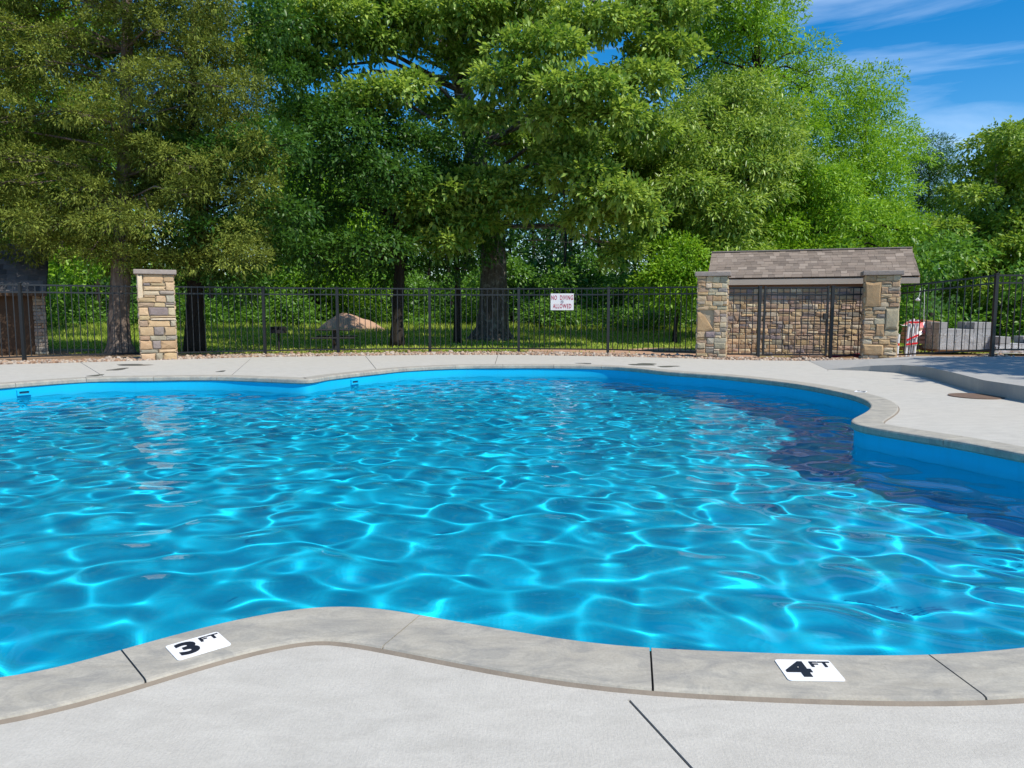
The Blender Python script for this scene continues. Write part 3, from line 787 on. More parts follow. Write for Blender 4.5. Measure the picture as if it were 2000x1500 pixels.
# sign
sgc = AT(1098, 589.5, G(1098, 689, -.05).y-.045)
sg = empty("no_diving_sign", sgc, math.atan2((fm_[5]-fm_[4]).y, (fm_[5]-fm_[4]).x), "white sign with red letters NO DIVING ALLOWED on the fence", "sign")
Rsx = Matrix.Rotation(math.pi/2, 4, 'X')
SWd, SHt = 45*sgc.y/F, 32*sgc.y/F
o = link("board", rounded(SWd, SHt, .01, 0, .006), m_white, sg); o.matrix_local = Rsx
for txt, z, cond, sz in (("NO  DIVING", .118, .66, .205), ("ALLOWED", -.118, .70, .205)):
    me = text_mesh(txt, sz*.93, .0025, 1.0, .001, 1.16); xs = [v.co.x for v in me.vertices]; k = (SWd*(.94 if 'NO' in txt else .80))/(max(xs)-min(xs))
    mxx = (max(xs)+min(xs))/2
    ys = [v.co.y for v in me.vertices]; my = (max(ys)+min(ys))/2; ky = .128/(max(ys)-min(ys))
    for v in me.vertices: v.co.x = (v.co.x-mxx)*k; v.co.y = (v.co.y-my)*ky
    pr2 = list(range(len(me.vertices)))
    def fnd(i):
        while pr2[i] != i: pr2[i] = pr2[pr2[i]]; i = pr2[i]
        return i
    for ed_ in me.edges: pr2[fnd(ed_.vertices[0])] = fnd(ed_.vertices[1])
    isl = {}
    for p in me.polygons: isl.setdefault(fnd(p.vertices[0]), []).append(tuple(p.vertices))
    for fs in isl.values():
        us = sorted({i for f in fs for i in f}); rm = {u: k for k, u in enumerate(us)}
        o = link("letter", pymesh("letter", [me.vertices[u].co for u in us], [[rm[i] for i in f] for f in fs]), m_red, sg); o.matrix_local = Matrix.Translation((0, -.0085, z)) @ Rsx
b = MB(); n = 20
for k in range(n):
    a0, a1 = 2*math.pi*k/n, 2*math.pi*(k+1)/n
    b.bar((.038*math.cos(a0), -.0085, .038*math.sin(a0)), (.038*math.cos(a1), -.0085, .038*math.sin(a1)), .003, .009)
b.bar((-.027,-.0085,.027), (.027,-.0085,-.027), .003, .009); b.bar((-.022,-.0075,-.006), (.02,-.0075,.012), .003, .011); b.box((.022,-.0075,.017), (.012,.003,.012))
b.build("emblem", m_grey, sg)
# cord tied to the right fence
c0 = AT(1797, 563, rs.y+.25); b = MB()
cd = empty("cord", c0, 0, "white cord with knotted end hanging from the right fence rail", "cord")
MB().tube([(0,0,0), (.0,-.01,-.1), (-.03,-.02,-.22), (-.05,-.02,-.30)], .008, 6).build("strand", m_white, cd)
MB().tube([(.11,0,-.02), (.12,-.01,-.3), (.125,-.01,-.6), (.14,0,-.85)], .007, 6).build("strand", m_white, cd)
b = MB().tube([(-.10,-.02,-.30), (-.06,-.02,-.27), (0,-.02,-.30)], [.02,.045,.02], 8); b.build("knot", m_white, cd)

# ------------------------------------------------------------------ pebbles along the fence
prng = np.random.default_rng(3)
phi = (1+5**.5)/2
ico = np.array([(-1,phi,0),(1,phi,0),(-1,-phi,0),(1,-phi,0),(0,-1,phi),(0,1,phi),(0,-1,-phi),(0,1,-phi),(phi,0,-1),(phi,0,1),(-phi,0,-1),(-phi,0,1)])/1.9
icof = np.array([(0,11,5),(0,5,1),(0,1,7),(0,7,10),(0,10,11),(1,5,9),(5,11,4),(11,10,2),(10,7,6),(7,1,8),(3,9,4),(3,4,2),(3,2,6),(3,6,8),(3,8,9),(4,9,5),(2,4,11),(6,2,10),(8,6,7),(9,8,1)])
BL = np.array(BACKL); BL = np.vstack([[BL[0]+np.array([-3,-1.2])], BL])
seg = np.linalg.norm(np.diff(BL, axis=0), axis=1); cum = np.r_[0, np.cumsum(seg)]
NP = 6200
s = prng.uniform(0, cum[-1], NP); off = prng.uniform(.01, 1, NP)**1.0
px = np.interp(s, cum, BL[:, 0]); py = np.interp(s, cum, BL[:, 1])
wid = np.where((px > 5.6) & (px < 9.2), .85, 1.15)
py = py + off*wid
sz = prng.uniform(.018, .05, NP)*(1+.5*(prng.random(NP) < .1))
zb = np.interp(px, [9.3, 12.0], [-.06, RZ-.05]) + .02
ax = prng.normal(size=(NP, 3, 3)); Q = np.linalg.qr(ax)[0]
sc = np.stack([sz*prng.uniform(.9,1.4,NP), sz, sz*prng.uniform(.6,.9,NP)], 1)
V = (ico[None]*(1+prng.normal(0,.10,(NP,12,1))))*sc[:, None, :]
V = np.einsum('nij,nkj->nki', Q, V) + np.c_[px, py, zb+prng.uniform(0,.025,NP)][:, None]
Fp = (icof[None]+12*np.arange(NP)[:, None, None]).reshape(-1, 3)
gv = link("gravel", npmesh("gravel", V.reshape(-1,3), Fp, np.repeat(prng.random(NP), 12)), m_pebble); tag(gv, "strip of tan and white river pebbles under the fence", kind='stuff')
# bed under the pebbles
V = []; Fc = []
for i, p in enumerate(BL): z = float(np.interp(p[0], [9.3,12.0], [-.045, RZ-.03])); V += [(p[0], p[1]+.003, z), (p[0], p[1]+1.2, z)]
for i in range(len(BL)-1): Fc.append((2*i, 2*i+2, 2*i+3, 2*i+1))
gb_ = link("gravel_bed", pymesh("gravel_bed", V, Fc), m_dirt); tag(gb_, "bare soil bed beneath the pebble strip", kind='structure')

# ------------------------------------------------------------------ foliage
def leaf_mesh(name, pos, ld, nrm, Ls, Ws, tint, mat, tri=False):
    side = np.cross(nrm, ld); side /= np.linalg.norm(side, axis=1)[:, None]+1e-9
    n2 = np.cross(ld, side); N = len(pos)
    V = np.empty((N, 4, 3), np.float32)
    V[:, 0] = pos; V[:, 2] = pos + ld*Ls[:, None] - np.array([0,0,.12])*Ls[:, None]
    mid = pos + ld*(.48*Ls)[:, None] + n2*(.18*Ws)[:, None]
    V[:, 1] = mid + side*(.5*Ws)[:, None]; V[:, 3] = mid - side*(.5*Ws)[:, None]
    if tri:
        me = npmesh(name, V[:, 1:].reshape(-1, 3), np.arange(3*N).reshape(-1, 3), np.repeat(tint, 3)); me.materials.append(mat); return me
    b = 4*np.arange(N)[:, None]
    Fc = np.concatenate([b+np.array([[0,1,2]]), b+np.array([[0,2,3]])], 1).reshape(-1, 3)
    me = npmesh(name, V.reshape(-1, 3), Fc, np.repeat(tint, 4)); me.materials.append(mat); return me
def unit(a): return a/(np.linalg.norm(a, axis=-1, keepdims=True)+1e-9)
def crown(rng, pads, n_leaf, LL, WW, droop, cl, per, mat, up=.8, shell=.35, low=.35, name="crown", outw=.7, tri=False, spread=.35):
    pads = np.asarray(pads, float)
    wgt = pads[:, 3]*pads[:, 5] + pads[:, 3]*pads[:, 4]*.4; wgt = wgt/wgt.sum()
    ncl = max(1, n_leaf//per)
    pi = rng.choice(len(pads), ncl, p=wgt)
    d = unit(rng.normal(size=(ncl, 3))); flip = (d[:, 2] < 0) & (rng.random(ncl) > low); d[flip, 2] *= -1
    r = rng.random(ncl)**shell
    cp = pads[pi, :3] + d*r[:, None]*pads[pi, 3:6]
    ow = unit(d/pads[pi, 3:6]*pads[pi, 3:4])
    ct = np.clip(rng.normal(.45, .30, ncl) , 0, 1)
    pos = np.repeat(cp, per, 0); o2 = np.repeat(ow, per, 0); N = len(pos)
    ld = unit(o2*outw + rng.normal(0, .62, (N, 3)) + np.array([0, 0, -droop]))
    pos = pos + ld*rng.uniform(0, cl, N)[:, None] + rng.normal(0, cl*spread, (N, 3))
    nr = unit(o2*.45 + rng.normal(0, .42, (N, 3)) + np.array([0, 0, up]))
    Ls = LL*rng.uniform(.5, 1.4, N); Ws = WW*rng.uniform(.7, 1.2, N)
    tint = np.clip(np.repeat(ct, per)+rng.normal(0, .16, N), 0, 1)
    return leaf_mesh(name, pos, ld, nr, Ls, Ws, tint, mat, tri), cp
def inpoly(poly, rng, n, mind=0):
    poly = np.array(poly, float); lo, hi = poly.min(0), poly.max(0); out = []
    tries = 0
    while len(out) < n and tries < n*60:
        tries += 1
        p = lo + rng.random(2)*(hi-lo)
        if inside(poly, p[None])[0] and all(np.hypot(*(p-q)) > mind for q in out): out.append(p)
        if tries % (n*12) == 0: mind *= .8
    return out
def branch_tubes(mb, rng, trunk_pts, trunk_r, pads, frac=1.0, rmax=.10, n=6, lowest=.28):
    tp = np.array([tuple(p) for p in trunk_pts])
    for pd in pads:
        if rng.random() > frac: continue
        c = np.array(pd[:3]); hd = np.hypot(*(c[:2]-tp[:, :2].mean(0)))
        tz = c[2] + .05*hd - .2
        k = int(np.argmin(np.abs(tp[:, 2]-np.clip(tz, tp[-1, 2]*lowest, tp[-1, 2]))))
        a = tp[k]; mid = a*.45 + c*.55 + np.array([0, 0, .12*hd]) + rng.normal(0, .12, 3)
        q1 = a*.75+mid*.25 + rng.normal(0, .06, 3)
        r0 = min(rmax, trunk_r[k]*.45, .02+.016*np.linalg.norm(c-a))
        mb.tube([a, q1, mid, c], [r0, r0*.85, r0*.6, r0*.25], n, False)
        for _ in range(3):
            e = c + np.clip(rng.normal(0, 1, 3), -1.2, 1.2)*np.array(pd[3:6])*.5
            mb.tube([mid*.4+c*.6, (mid*.2+c*.4+e*.4)+rng.normal(0,.05,3), e], [r0*.4, r0*.28, .006], 4, False)
def tree(name, label, base, trunk_pts, trunk_r, pads, n_leaf, leafp, mat, bmat, seed, group=None, bfrac=1.0, sides=12, cat="tree", per=9, flare=None, rmax=.10, **kw):
    rng = np.random.default_rng(seed)
    root = empty(name, base, 0, label, cat, group); B = Vector(base)
    tp = [Vector(p)-B for p in trunk_pts]; pads = np.array(pads, float); pads[:, :3] -= np.array(B)
    # refine trunk
    fine = []; fr2 = []
    for i in range(len(tp)-1):
        for k in range(3): t = k/3; fine.append(tp[i].lerp(tp[i+1], t)); fr2.append(trunk_r[i]*(1-t)+trunk_r[i+1]*t)
    fine.append(tp[-1]); fr2.append(trunk_r[-1])
    rj = np.random.default_rng(seed+5); J = rj.normal(0, .045, sides); 
    if flare is None: jit = lambda i, k: J[k % sides]+.02*math.sin(i*1.7+k)
    else: jit = lambda i, k: J[k % sides] + flare*max(0, 1-i/4.0)**1.5*(.5+.5*math.sin(k*2*math.pi/sides*4+1))
    mb = MB().tube(fine, fr2, sides, True, jit); tr = mb.build("trunk", bmat, root, smooth=True)
    if bfrac:
        lb = MB(); branch_tubes(lb, rng, fine, fr2, pads, bfrac, rmax); lo = lb.build("limbs", bmat, root, smooth=True); lo["kind"] = "stuff"
    me, cp = crown(rng, pads, n_leaf, leafp[0], leafp[1], leafp[2], leafp[3], per, mat, **kw)
    link("crown", me, None, root)
    return root, cp
def px_pads(poly, Y, depthR, n, rpx, flat, seed, mind=None, ydep=0.0):
    rng = np.random.default_rng(seed); out = []
    for p in inpoly(poly, rng, n, mind or rpx*.75):
        yy = Y + rng.uniform(-1, .7)*depthR + ydep
        c = AT(p[0], p[1], yy); r = rpx*rng.uniform(.7, 1.3)*Y/F
        out.append((c.x, c.y, c.z, r*rng.uniform(.9,1.3), r*rng.uniform(.9,1.3), r*flat*rng.uniform(.8,1.3)))
    return out
def PP(Y, lst):                                         # pads read off the picture: px, py, rx, ry, depth offset
    out = []
    for x, y, rx, ry, dz in lst:
        c = AT(x, y, Y+dz); k = (Y+dz)/F; out.append((c.x, c.y, c.z, rx*k*1.05, rx*k*.85, ry*k*.82))
    return out
def trunk_px(pts, Y, lean=0.0):
    return [AT(x, y, Y+lean*i) for i, (x, y, w) in enumerate(pts)], [w*.5*Y/F for x, y, w in pts]

# the big oak
OY = G(962, 667, -.075).y
tp, trr = trunk_px([(962,667,84),(963,640,64),(964,600,55),(965,540,51),(964,470,47),(950,400,44),(934,330,40),(920,260,37),(905,180,34),(892,100,32),(880,20,29),(868,-60,22),(864,-130,8)], OY)
oak_pads = PP(OY, [(900,120,66,34,-1.6),(856,215,55,24,-1.2),(935,60,60,28,-1.8),
 (1050,105,95,40,-6),(1130,185,100,38,-6.6),(1000,165,85,38,-6),(940,232,60,26,-5.6),(1190,232,75,28,-6.2),(1075,235,60,24,-6.3),
 (1240,165,80,42,-4.2),(1290,110,75,36,-3.2),(1160,55,100,32,-4.2),(1290,25,90,34,-3.2),(1260,260,60,36,-3.5),
 (745,185,78,27,-5.2),(690,212,50,22,-5.2),(800,170,45,22,-4.6),(560,62,85,32,-4),(640,30,90,34,-4),(510,112,62,26,-4),(600,135,70,28,-3.2),(700,90,80,32,-3),(800,60,90,40,-2.4),(740,10,90,34,-2.4),
 (905,385,105,28,-4.4),(835,405,66,26,-4.8),(965,360,80,26,-4.4),(1130,345,90,28,-5.4),(1195,385,80,32,-5.8),(1240,425,62,34,-5.2),(1110,305,70,24,-5),(868,478,52,26,-4.6),(925,440,60,22,-4.2),(1020,405,55,22,-4.6),(1215,490,40,30,-4),(1150,430,60,30,-4.6),(800,450,45,22,-3.5),
 (1060,290,110,44,1.4),(1160,290,90,44,2.4),(600,230,70,46,4.2),(1010,20,110,36,-2),(890,25,90,36,-3.2),(1010,250,70,36,3),(1230,330,70,40,3.2),
 (900,-70,120,40,0),(720,-60,150,44,0),(1130,-50,110,36,0),(560,-30,110,40,1.5),(1330,-30,110,44,1),(780,-130,120,40,1)])
oak, _ = tree("oak_tree", "huge broad oak with lichen flecked trunk in the middle behind the fence", G(962,667,-.075), tp, trr, oak_pads, 140000, (.20,.115,.28,.26), m_oak, m_bark_lichen, 21, bfrac=.8, sides=22, flare=.30, rmax=.10, shell=.5, low=.25, per=13, spread=.18, up=1.1)
# pale lichen on the foot of the trunk is part of the bark; bare dead twigs hang under the crown
trg = random.Random(8)
def twig(a, d, l, r, dep):
    pts = [Vector(a)]; d = Vector(d).normalized()
    for i in range(4):
        d = (d + Vector((trg.gauss(0,.25), trg.gauss(0,.25), trg.gauss(-.06,.2)))).normalized(); pts.append(pts[-1]+d*l/4)
    b.tube(pts, [r, r*.8, r*.6, r*.45, r*.3], 4, False)
    if dep:
        for k in range(4):
            q = pts[1+k % 4]; twig(q, d+Vector((trg.gauss(0,.8), trg.gauss(0,.5), trg.gauss(0,.7))), l*.5, r*.55, dep-1)
B = G(962,667,-.075)
for (x, y, dx, dz, l) in ((1000,445,1,-.15,2.6),(1000,440,.9,.15,1.8),(1030,470,1,-.05,3.0),(975,460,-.3,-1,1.3),(890,170,-.6,.4,1.3),(1060,240,.9,-.4,2.2),(905,185,-.9,-.1,1.2)):
    b = MB(); twig(AT(x, y, OY-1.2)-B, (dx, -.5, dz), l, .024, 2); b.build("dead_twig", m_twig, oak)

# red cedar at the left
CY = G(235, 692, -.075).y
cpoly = [(-150,545),(-160,-60),(-60,-300),(130,-420),(300,-300),(400,-120),(440,20),(480,120),(515,260),(525,400),(515,500),(480,545),(400,530),(330,535),(235,520),(120,530),(60,490),(-60,520)]
cp_ = px_pads(cpoly, CY, 2.3, 430, 38, .38, 31, 22)
cp_ = [p for p in cp_]
tp, trr = trunk_px([(235,692,54),(233,670,42),(232,620,37),(236,540,35),(240,440,30),(244,300,26),(248,100,20),(250,-150,13),(250,-480,4)], CY)
tree("cedar_tree", "large olive green cedar with drooping sprays at left of the lone pillar", G(235,692,-.075), tp, trr, cp_, 420000, (.155,.038,-.02,.15), m_cedar, m_bark_grey, 33, bfrac=.22, rmax=.04, sides=14, flare=.25, per=20, up=.5, shell=.5, low=.4, tri=True, spread=.2, outw=.9)
# dark trees standing between the cedar and the oak
def simple(name, label, bx, by, poly, dR, npad, rpx, flat, nleaf, leafp, mat, bmat, seed, tw=22, ttop=None, group=None, Y=None, **kw):
    base = G(bx, by, -.075) if Y is None else Vector(((bx-1000)/F*Y, Y, -.075)); Y = base.y
    pads = px_pads(poly, Y, dR, npad, rpx, flat, seed)
    tx, ty = ttop or (bx, min(p[1] for p in poly)+rpx)
    yb = by if True else 0
    pts = [base, base.lerp(AT(tx, ty, Y), .12), base.lerp(AT(tx, ty, Y), .4)+Vector((.08,0,0)), base.lerp(AT(tx, ty, Y), .72)-Vector((.06,0,0)), AT(tx, ty, Y)]
    r0 = tw*.5*Y/F
    return tree(name, label, base, pts, [r0*1.35, r0, r0*.85, r0*.55, r0*.12], pads, nleaf, leafp, mat, bmat, seed, group=group, **kw)
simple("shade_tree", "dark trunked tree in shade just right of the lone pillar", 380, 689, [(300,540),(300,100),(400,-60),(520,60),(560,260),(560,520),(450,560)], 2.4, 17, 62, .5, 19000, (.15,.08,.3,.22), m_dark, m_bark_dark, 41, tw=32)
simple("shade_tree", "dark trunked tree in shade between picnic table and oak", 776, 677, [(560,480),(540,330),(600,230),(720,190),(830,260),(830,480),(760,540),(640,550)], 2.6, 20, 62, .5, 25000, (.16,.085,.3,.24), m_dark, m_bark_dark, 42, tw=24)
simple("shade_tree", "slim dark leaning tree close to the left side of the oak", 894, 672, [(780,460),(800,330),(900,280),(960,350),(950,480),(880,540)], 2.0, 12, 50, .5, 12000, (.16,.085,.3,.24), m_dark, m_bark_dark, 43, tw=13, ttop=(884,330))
# right hand group
LFB = (.21, .085, .25, .28)
simple("broadleaf_tree", "pale green drooping tree left of the shed roof in front of the tall ones", 1395, 640, [(1245,330),(1300,230),(1380,180),(1450,170),(1535,240),(1540,310),(1500,420),(1450,500),(1340,500),(1250,420)], 3.2, 46, 52, .5, 60000, (.20,.075,.55,.26), m_oak, m_bark_dark, 51, tw=30, Y=30, rmax=.1)
simple("walnut_tree", "tallest bright green tree at right reaching the top edge of the sky", 1480, 640, [(1320,-220),(1470,-260),(1500,-160),(1535,10),(1590,100),(1605,240),(1600,400),(1560,500),(1380,500),(1320,340),(1300,60)], 4.0, 80, 60, .5, 110000, LFB, m_bright, m_bark_dark, 52, tw=20, Y=42)
simple("walnut_tree", "bright green tree with rounded top against the blue sky behind the shed", 1690, 640, [(1610,300),(1640,175),(1695,150),(1740,210),(1748,300),(1735,370),(1770,430),(1770,540),(1580,540)], 3.6, 46, 50, .5, 52000, LFB, m_bright, m_bark_dark, 53, tw=16, Y=45)
simple("walnut_tree", "low bright green tree directly behind the stone shed roof", 1590, 640, [(1430,500),(1470,400),(1560,330),(1650,380),(1740,400),(1800,470),(1800,560),(1430,560)], 2.4, 40, 46, .5, 42000, (.17,.075,.2,.24), m_bright, m_bark_dark, 54, tw=18, Y=31)
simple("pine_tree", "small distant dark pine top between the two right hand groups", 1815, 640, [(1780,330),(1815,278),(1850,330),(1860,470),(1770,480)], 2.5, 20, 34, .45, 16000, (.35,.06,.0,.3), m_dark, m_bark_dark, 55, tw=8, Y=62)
simple("tulip_tree", "olive green tree with slim pale trunk at the right edge", 1946, 640, [(1835,460),(1870,380),(1905,310),(1940,262),(1968,248),(2030,262),(2120,380),(2160,560),(2000,590),(1850,560)], 3.0, 64, 40, .5, 62000, (.19,.12,.3,.24), m_olive, m_bark_pale, 56, tw=11, Y=33)
simple("sapling", "young bright sapling left of the stone shed behind the fence", 1318, 655, [(1268,540),(1295,490),(1345,470),(1400,515),(1395,560),(1330,590),(1275,580)], 1.4, 18, 36, .55, 13000, (.15,.075,.25,.2), m_bright, m_bark_dark, 57, tw=9, Y=27)
simple("broadleaf_tree", "sunlit pale green tree seen in the gap right of the cedar", 610, 640, [(520,420),(560,340),(650,350),(730,430),(720,600),(530,600)], 3, 34, 50, .55, 36000, (.24,.12,.3,.3), m_bright, m_bark_dark, 58, tw=12, Y=47)
simple("broadleaf_tree", "green tree behind the cedar at the upper left corner", 60, 640, [(-160,540),(-200,-200),(40,-260),(200,-100),(200,200),(220,540)], 3.5, 50, 66, .55, 40000, (.22,.12,.3,.28), m_bright, m_bark_dark, 59, tw=22, Y=32)

# far wood and underbrush: one mass each
wr = np.random.default_rng(77); pads = []
for _ in range(420):
    x = wr.uniform(-46, 32); y = wr.uniform(50, 72)
    hmax = np.interp(x, [-46,-20,-8,0,8,18,30], [17,16,13,15,17,9,7])
    z = wr.uniform(0, 1)**1.3*(hmax-.8)+.8; pads.append((x, y, z, wr.uniform(1.8,3.2), wr.uniform(1.4,2.6), wr.uniform(1.2,2.0)))
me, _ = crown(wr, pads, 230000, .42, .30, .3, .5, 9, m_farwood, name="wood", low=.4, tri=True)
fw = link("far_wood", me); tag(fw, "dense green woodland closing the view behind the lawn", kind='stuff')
b = MB()
for _ in range(60):
    x = wr.uniform(-40, 24); y = wr.uniform(47, 66); r = wr.uniform(.10,.24); h = wr.uniform(7, 12)
    b.tube([(x,y,-.1),(x+wr.normal(0,.2),y,h*.5),(x+wr.normal(0,.5),y,h)], [r, r*.8, r*.4], 7, False)
b.build("trunks", m_bark_dark, fw)
pads = []
for _ in range(190):
    x = wr.uniform(-32, 26); y = np.interp(x, [-32,-10,0,8,13,26], [38,43,41,36,27,27]) + wr.uniform(-1.5, 7)
    z = wr.uniform(0, 1)**1.5*3.6; pads.append((x, y, z, wr.uniform(.6,1.3), wr.uniform(.6,1.2), wr.uniform(.4,.8)))
me, _ = crown(wr, pads, 90000, .22, .13, .25, .32, 8, m_wood, name="underbrush", low=.35)
ub = link("underbrush", me); tag(ub, "leafy green underbrush along the edge of the wood", kind='stuff')

# bare green rise added behind the wood to block the bright low sky
V = []; Fc = []; hr = np.random.default_rng(12); NXh = 70
for j in range(6):
    for i in range(NXh):
        t = j/5; x = -120 + 200*i/(NXh-1); V.append((x, 74+26*t, -.3 + 5.2*math.sin(t*math.pi/2)*(1+.12*math.sin(x*.11)) + float(hr.normal(0,.25))*(j > 0)))
for j in range(5):
    for i in range(NXh-1): Fc.append((j*NXh+i, j*NXh+i+1, (j+1)*NXh+i+1, (j+1)*NXh+i))
m_rise = plain("rise_green", (.035, .075, .014), .95, .1, .5, .6, bump=.6)
hl = link("horizon_screen", pymesh("horizon_screen", V, Fc, True), m_rise); tag(hl, "low green rise added behind the far trees to block the bright horizon", kind='structure')

# grass
gr_ = np.random.default_rng(9); NG = 90000
y = 21.0 + 24*gr_.random(NG)**1.2; x = gr_.uniform(-.8, .72, NG)*y
hgt = np.interp(y, [21,26,32,40], [.05,.08,.20,.42])*gr_.uniform(.5,1.4,NG); hgt[(y < 24) & (gr_.random(NG) < .5)] *= .5
a = gr_.uniform(0, 6.283, NG); wdt = .012+.0009*y
dx = np.cos(a)*wdt; dy = np.sin(a)*wdt; lean = gr_.normal(0, .35, (NG, 2))*hgt[:, None]
V = np.empty((NG, 3, 3)); V[:, 0] = np.c_[x-dx, y-dy, np.full(NG, -.08)]; V[:, 1] = np.c_[x+dx, y+dy, np.full(NG, -.08)]; V[:, 2] = np.c_[x+lean[:,0], y+lean[:,1], -.08+hgt]
ok = ~((x > w0-.5) & (x < w1+.4) & (y < 22.6)) & ~((x < x1+.6) & (y < 23.5))
ok &= ~((x > .5) & (x < 6.5) & (y < 23.6 + .8*np.sin(x*1.7))  & (gr_.random(NG) < .93))
V = V[ok]; NG = len(V)
gs = link("grass", npmesh("grass", V.reshape(-1,3), np.arange(3*NG).reshape(-1,3), np.repeat(gr_.random(NG), 3)), m_grass); tag(gs, "mown and rough green grass on the lawn beyond the fence", kind='stuff')

# dirt mound
c = G(672, 652, -.075); n = 26; V = []; Fc = []; rng = np.random.default_rng(4)
K = 9
for i in range(K+1):
    t = i/K
    for k in range(n):
        a = 2*math.pi*k/n; q = 1+.10*math.sin(3*a)+.06*math.sin(5*a+1)
        hz = (math.cos(t*math.pi)*.5+.5)**.75*1.02 + float(rng.normal(0,.03))*(t < .98)
        V.append((1.75*t*q*math.cos(a)*(1.45 if math.cos(a) > 0 else 1), 1.4*t*q*math.sin(a), hz))
for i in range(K):
    for k in range(n): Fc.append((i*n+k, (i+1)*n+k, (i+1)*n+(k+1) % n, i*n+(k+1) % n))
md = link("dirt_mound", pymesh("dirt_mound", V, Fc, True), m_dirt, None, (c.x, c.y, -.09)); tag(md, "heap of pinkish bare dirt on the lawn behind the picnic table", "dirt mound")

# grill and picnic table
c = G(545, 684, -.075); k = c.y/F
gl = empty("park_grill", (c.x, c.y, -.075), 0, "black park grill on a post left of the picnic table", "grill")
MB().tube([(0,0,0), (0,0,.52)], .035, 10).build("post", m_iron, gl)
b = MB(); b.box((0,0,.53), (.40,.32,.02)); b.box((0,.15,.63), (.40,.02,.18)); b.box((-.19,0,.63), (.02,.28,.18)); b.box((.19,0,.63), (.02,.28,.18)); b.box((0,-.15,.58), (.40,.02,.08)); b.build("firebox", m_iron, gl)
b = MB()
for i in range(9): b.bar((-.16+.04*i,-.13,.70), (-.16+.04*i,.13,.70), .01, .01)
b.build("grate", m_iron, gl)
c = G(655, 684, -.075)
tb = empty("picnic_table", (c.x, c.y, -.075), .15, "dark metal pedestal picnic table under the trees", "table")
MB().tube([(0,0,0), (0,0,.60)], .10, 12).build("pedestal", m_iron, tb)
MB().box((0,0,.63), (1.05,.75,.045)).build("tabletop", m_iron, tb, bevel=.012)
for s in (-1, 1):
    st = MB().box((0, s*.75, .40), (1.25,.26,.04)).build("bench", m_iron, tb, bevel=.01)
    MB().bar((0, s*.06, .18), (0, s*.75, .37), .06, .05).build("bench_arm", m_iron, tb)

# ------------------------------------------------------------------ building material beyond the right fence
dr = random.Random(2)
def blocks(px0, px1, yb, nx, nz, lab, Y=None, top=(), depthn=2):
    g = G(px0, yb, .0); g2 = G(px1, yb, .0); w = g2.x-g.x
    root = empty("block_stack", ((g.x+g2.x)/2, g.y, 0), 0, lab, "block stack", "stacks of grey concrete blocks")
    bw = w/nx; bh = .19
    b = MB(); 
    for i in range(3): b.box((0, .1+.35*i, .02), (w+.04, .1, .04))
    b.box((0,.45,.055), (w+.04,.9,.02)); b.build("pallet", m_timber, root)
    bx = MB().box((0,0,0), (bw-.012, .38, bh-.008)); me = bx.build("block", m_block, root, bevel=.006); me0 = me.data; first = me
    for zi in range(nz+1):
        for xi in range(nx):
            if zi == nz and xi not in top: continue
            for di in range(depthn):
                if zi == 0 and xi == 0 and di == 0: o = first
                else: o = bpy.data.objects.new("block", me0); COL.objects.link(o); o.parent = root
                o.location = (-w/2+bw*(xi+.5), .2+.42*di, .065+bh*(zi+.5))
    return root, w, nz*bh
rt, w, h = blocks(1832, 1934, 688, 6, 3, "tall grey concrete block stack wrapped in film left of the right fence post", top=(0,4,5))
MB().box((0, .40, .065+h/2-.05), (w+.03, .90, h-.12)).build("wrap_film", m_film, rt)
rt, w, h = blocks(1952, 2060, 690, 5, 1, "low grey concrete block stack under white film at the right edge", top=(0,3))
b = MB(); 
for i in range(6):
    x = -w/2-.12+(w+.3)*i/5; zt = .10+h*(.55+.5*min(1, i/2)) + dr.uniform(-.03,.03)
    b.v += [Vector((x-.1*(i == 0), -.12, 0)), Vector((x, -.05, zt*.7)), Vector((x, .1, zt*.95))]
for i in range(5):
    for k in (0, 1): b.f.append([3*i+k, 3*i+3+k, 3*i+4+k, 3*i+1+k])
b.build("wrap_film", m_film, rt)
g = G(1811, 686, 0)
tp_ = empty("timber_pile", (g.x, g.y+.3, -.03), .1, "pile of pink bricks and timber under red and white film", "timber pile")
b0 = None
for zi in range(4):
    for xi in range(3):
        bb = MB().box((-.28+.28*xi+dr.uniform(-.02,.02), .1, .28+.12*zi), (.28,.5,.10)); bb.build("brick_row", m_pink, tp_, bevel=.008)
for i in range(6): MB().bar((-.5+dr.uniform(-.05,.05), .05+.06*i, .05+.03*(i % 3)), (.5, .1+.05*i+dr.uniform(-.1,.1), .12+.03*(i % 4)), .09, .04).build("board", m_timber, tp_)
MB().bar((-.05,.2,.90), (.50,.3,.84), .5, .03).build("board", m_timber, tp_)
V = []; Fc = []; nx_, ny_ = 9, 5
for j in range(ny_):
    for i in range(nx_):
        x = -.42+.86*i/(nx_-1); V.append((x, -.20+.16*j, .84-.34*(j == 0)-.035*abs(i-3)+dr.uniform(-.05,.05)))
for j in range(ny_-1):
    for i in range(nx_-1): Fc.append((j*nx_+i, j*nx_+i+1, (j+1)*nx_+i+1, (j+1)*nx_+i))
def striped():
    M = Mat("red_white_film"); sx = M.n('ShaderNodeTexWave'); sx.inputs['Scale'].default_value = 1.5; sx.inputs['Distortion'].default_value = 6; sx.inputs['Detail'].default_value = 3
    M.l(M.co(), sx.inputs['Vector']); c = M.ramp(sx.outputs['Fac'], [(.42, (.78,.77,.77)), (.6, (.66,.16,.16))]); return M.done(M.bsdf(c, .35, .5))
link("cover_film", pymesh("cover_film", V, Fc, True), striped(), tp_)
g = G(1776, 695, 0)
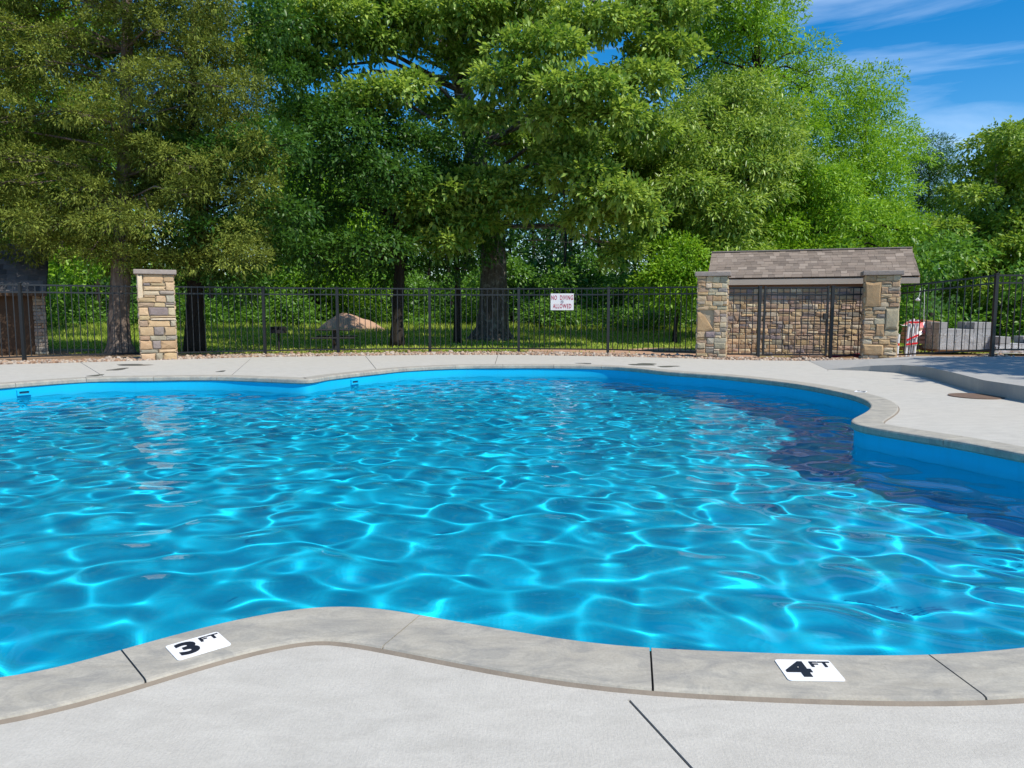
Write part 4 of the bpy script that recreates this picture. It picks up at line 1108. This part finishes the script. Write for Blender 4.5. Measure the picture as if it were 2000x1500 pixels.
pb = empty("pipe_bundle", (g.x, g.y, -.05), 0, "upright bundle of white pipes tied with red tape behind the fence", "pipe bundle")
for i, (dx, dy) in enumerate(((-.10,0),(-.045,.05),(.01,0),(.065,.05),(.12,.0))):
    MB().tube([(dx,dy,0),(dx+.06,dy+.02,.93+.03*(i % 3))], .030, 10).build("pipe", m_pipe, pb)
for z, t in ((.36,.02),(.52,.07),(.90,0)): MB().bar((-.145+z*.06,-.05,z-t), (.165+z*.06,-.05,z+t), .01, .045).build("tape_band", m_tape, pb)
g = G(1751, 697, 0)
pp = empty("marker_pipe", (g.x, g.y, -.06), 0, "single short white pipe with a red band beside the right gate pillar", "pipe")
MB().tube([(0,0,0),(.02,0,.62)], .04, 12).build("pipe", m_pipe, pp); MB().tube([(.0115,0,.34),(.0135,0,.40)], .043, 12).build("tape_band", m_tape, pp)
g = G(1660, 700, -.05); V = []; Fc = []
for i in range(11):
    for j in range(6):
        x = -.55+1.1*i/10; y = -.12+.3*j/5; V.append((x, y, max(0.0, .10*(1-abs(x+-.25)*1.1)*(1-abs(j-2.5)/3.2)+dr.uniform(-.02,.035))))
for i in range(10):
    for j in range(5): Fc.append((i*6+j, (i+1)*6+j, (i+1)*6+j+1, i*6+j+1))
cl = link("cloth", pymesh("cloth", V, Fc, True), m_cloth, None, (g.x, g.y+.12, -.03)); tag(cl, "crumpled maroon cloth lying at the foot of the gate", "cloth")

# shade tree standing out of view to the right, toward the sun
sb = Vector((16.2, 6.4, -.075)); pr_ = np.random.default_rng(64); pads = []
for _ in range(60):
    d = unit(pr_.normal(size=3)); pads.append((sb.x+.2+d[0]*3.6, sb.y+1.6+d[1]*4.2, 7.4+d[2]*2.2, 1.15, 1.15, .7))
tree("maple_tree", "leafy tree just outside the right edge that shades the raised walkway", sb, [sb, sb+Vector((0,.2,1.5)), sb+Vector((.1,.6,4)), sb+Vector((0,1.4,6.5)), sb+Vector((0,2,9))], [.26,.2,.16,.1,.03], pads, 38000, (.2,.13,.3,.25), m_dark, m_bark_dark, 65, bfrac=.7)
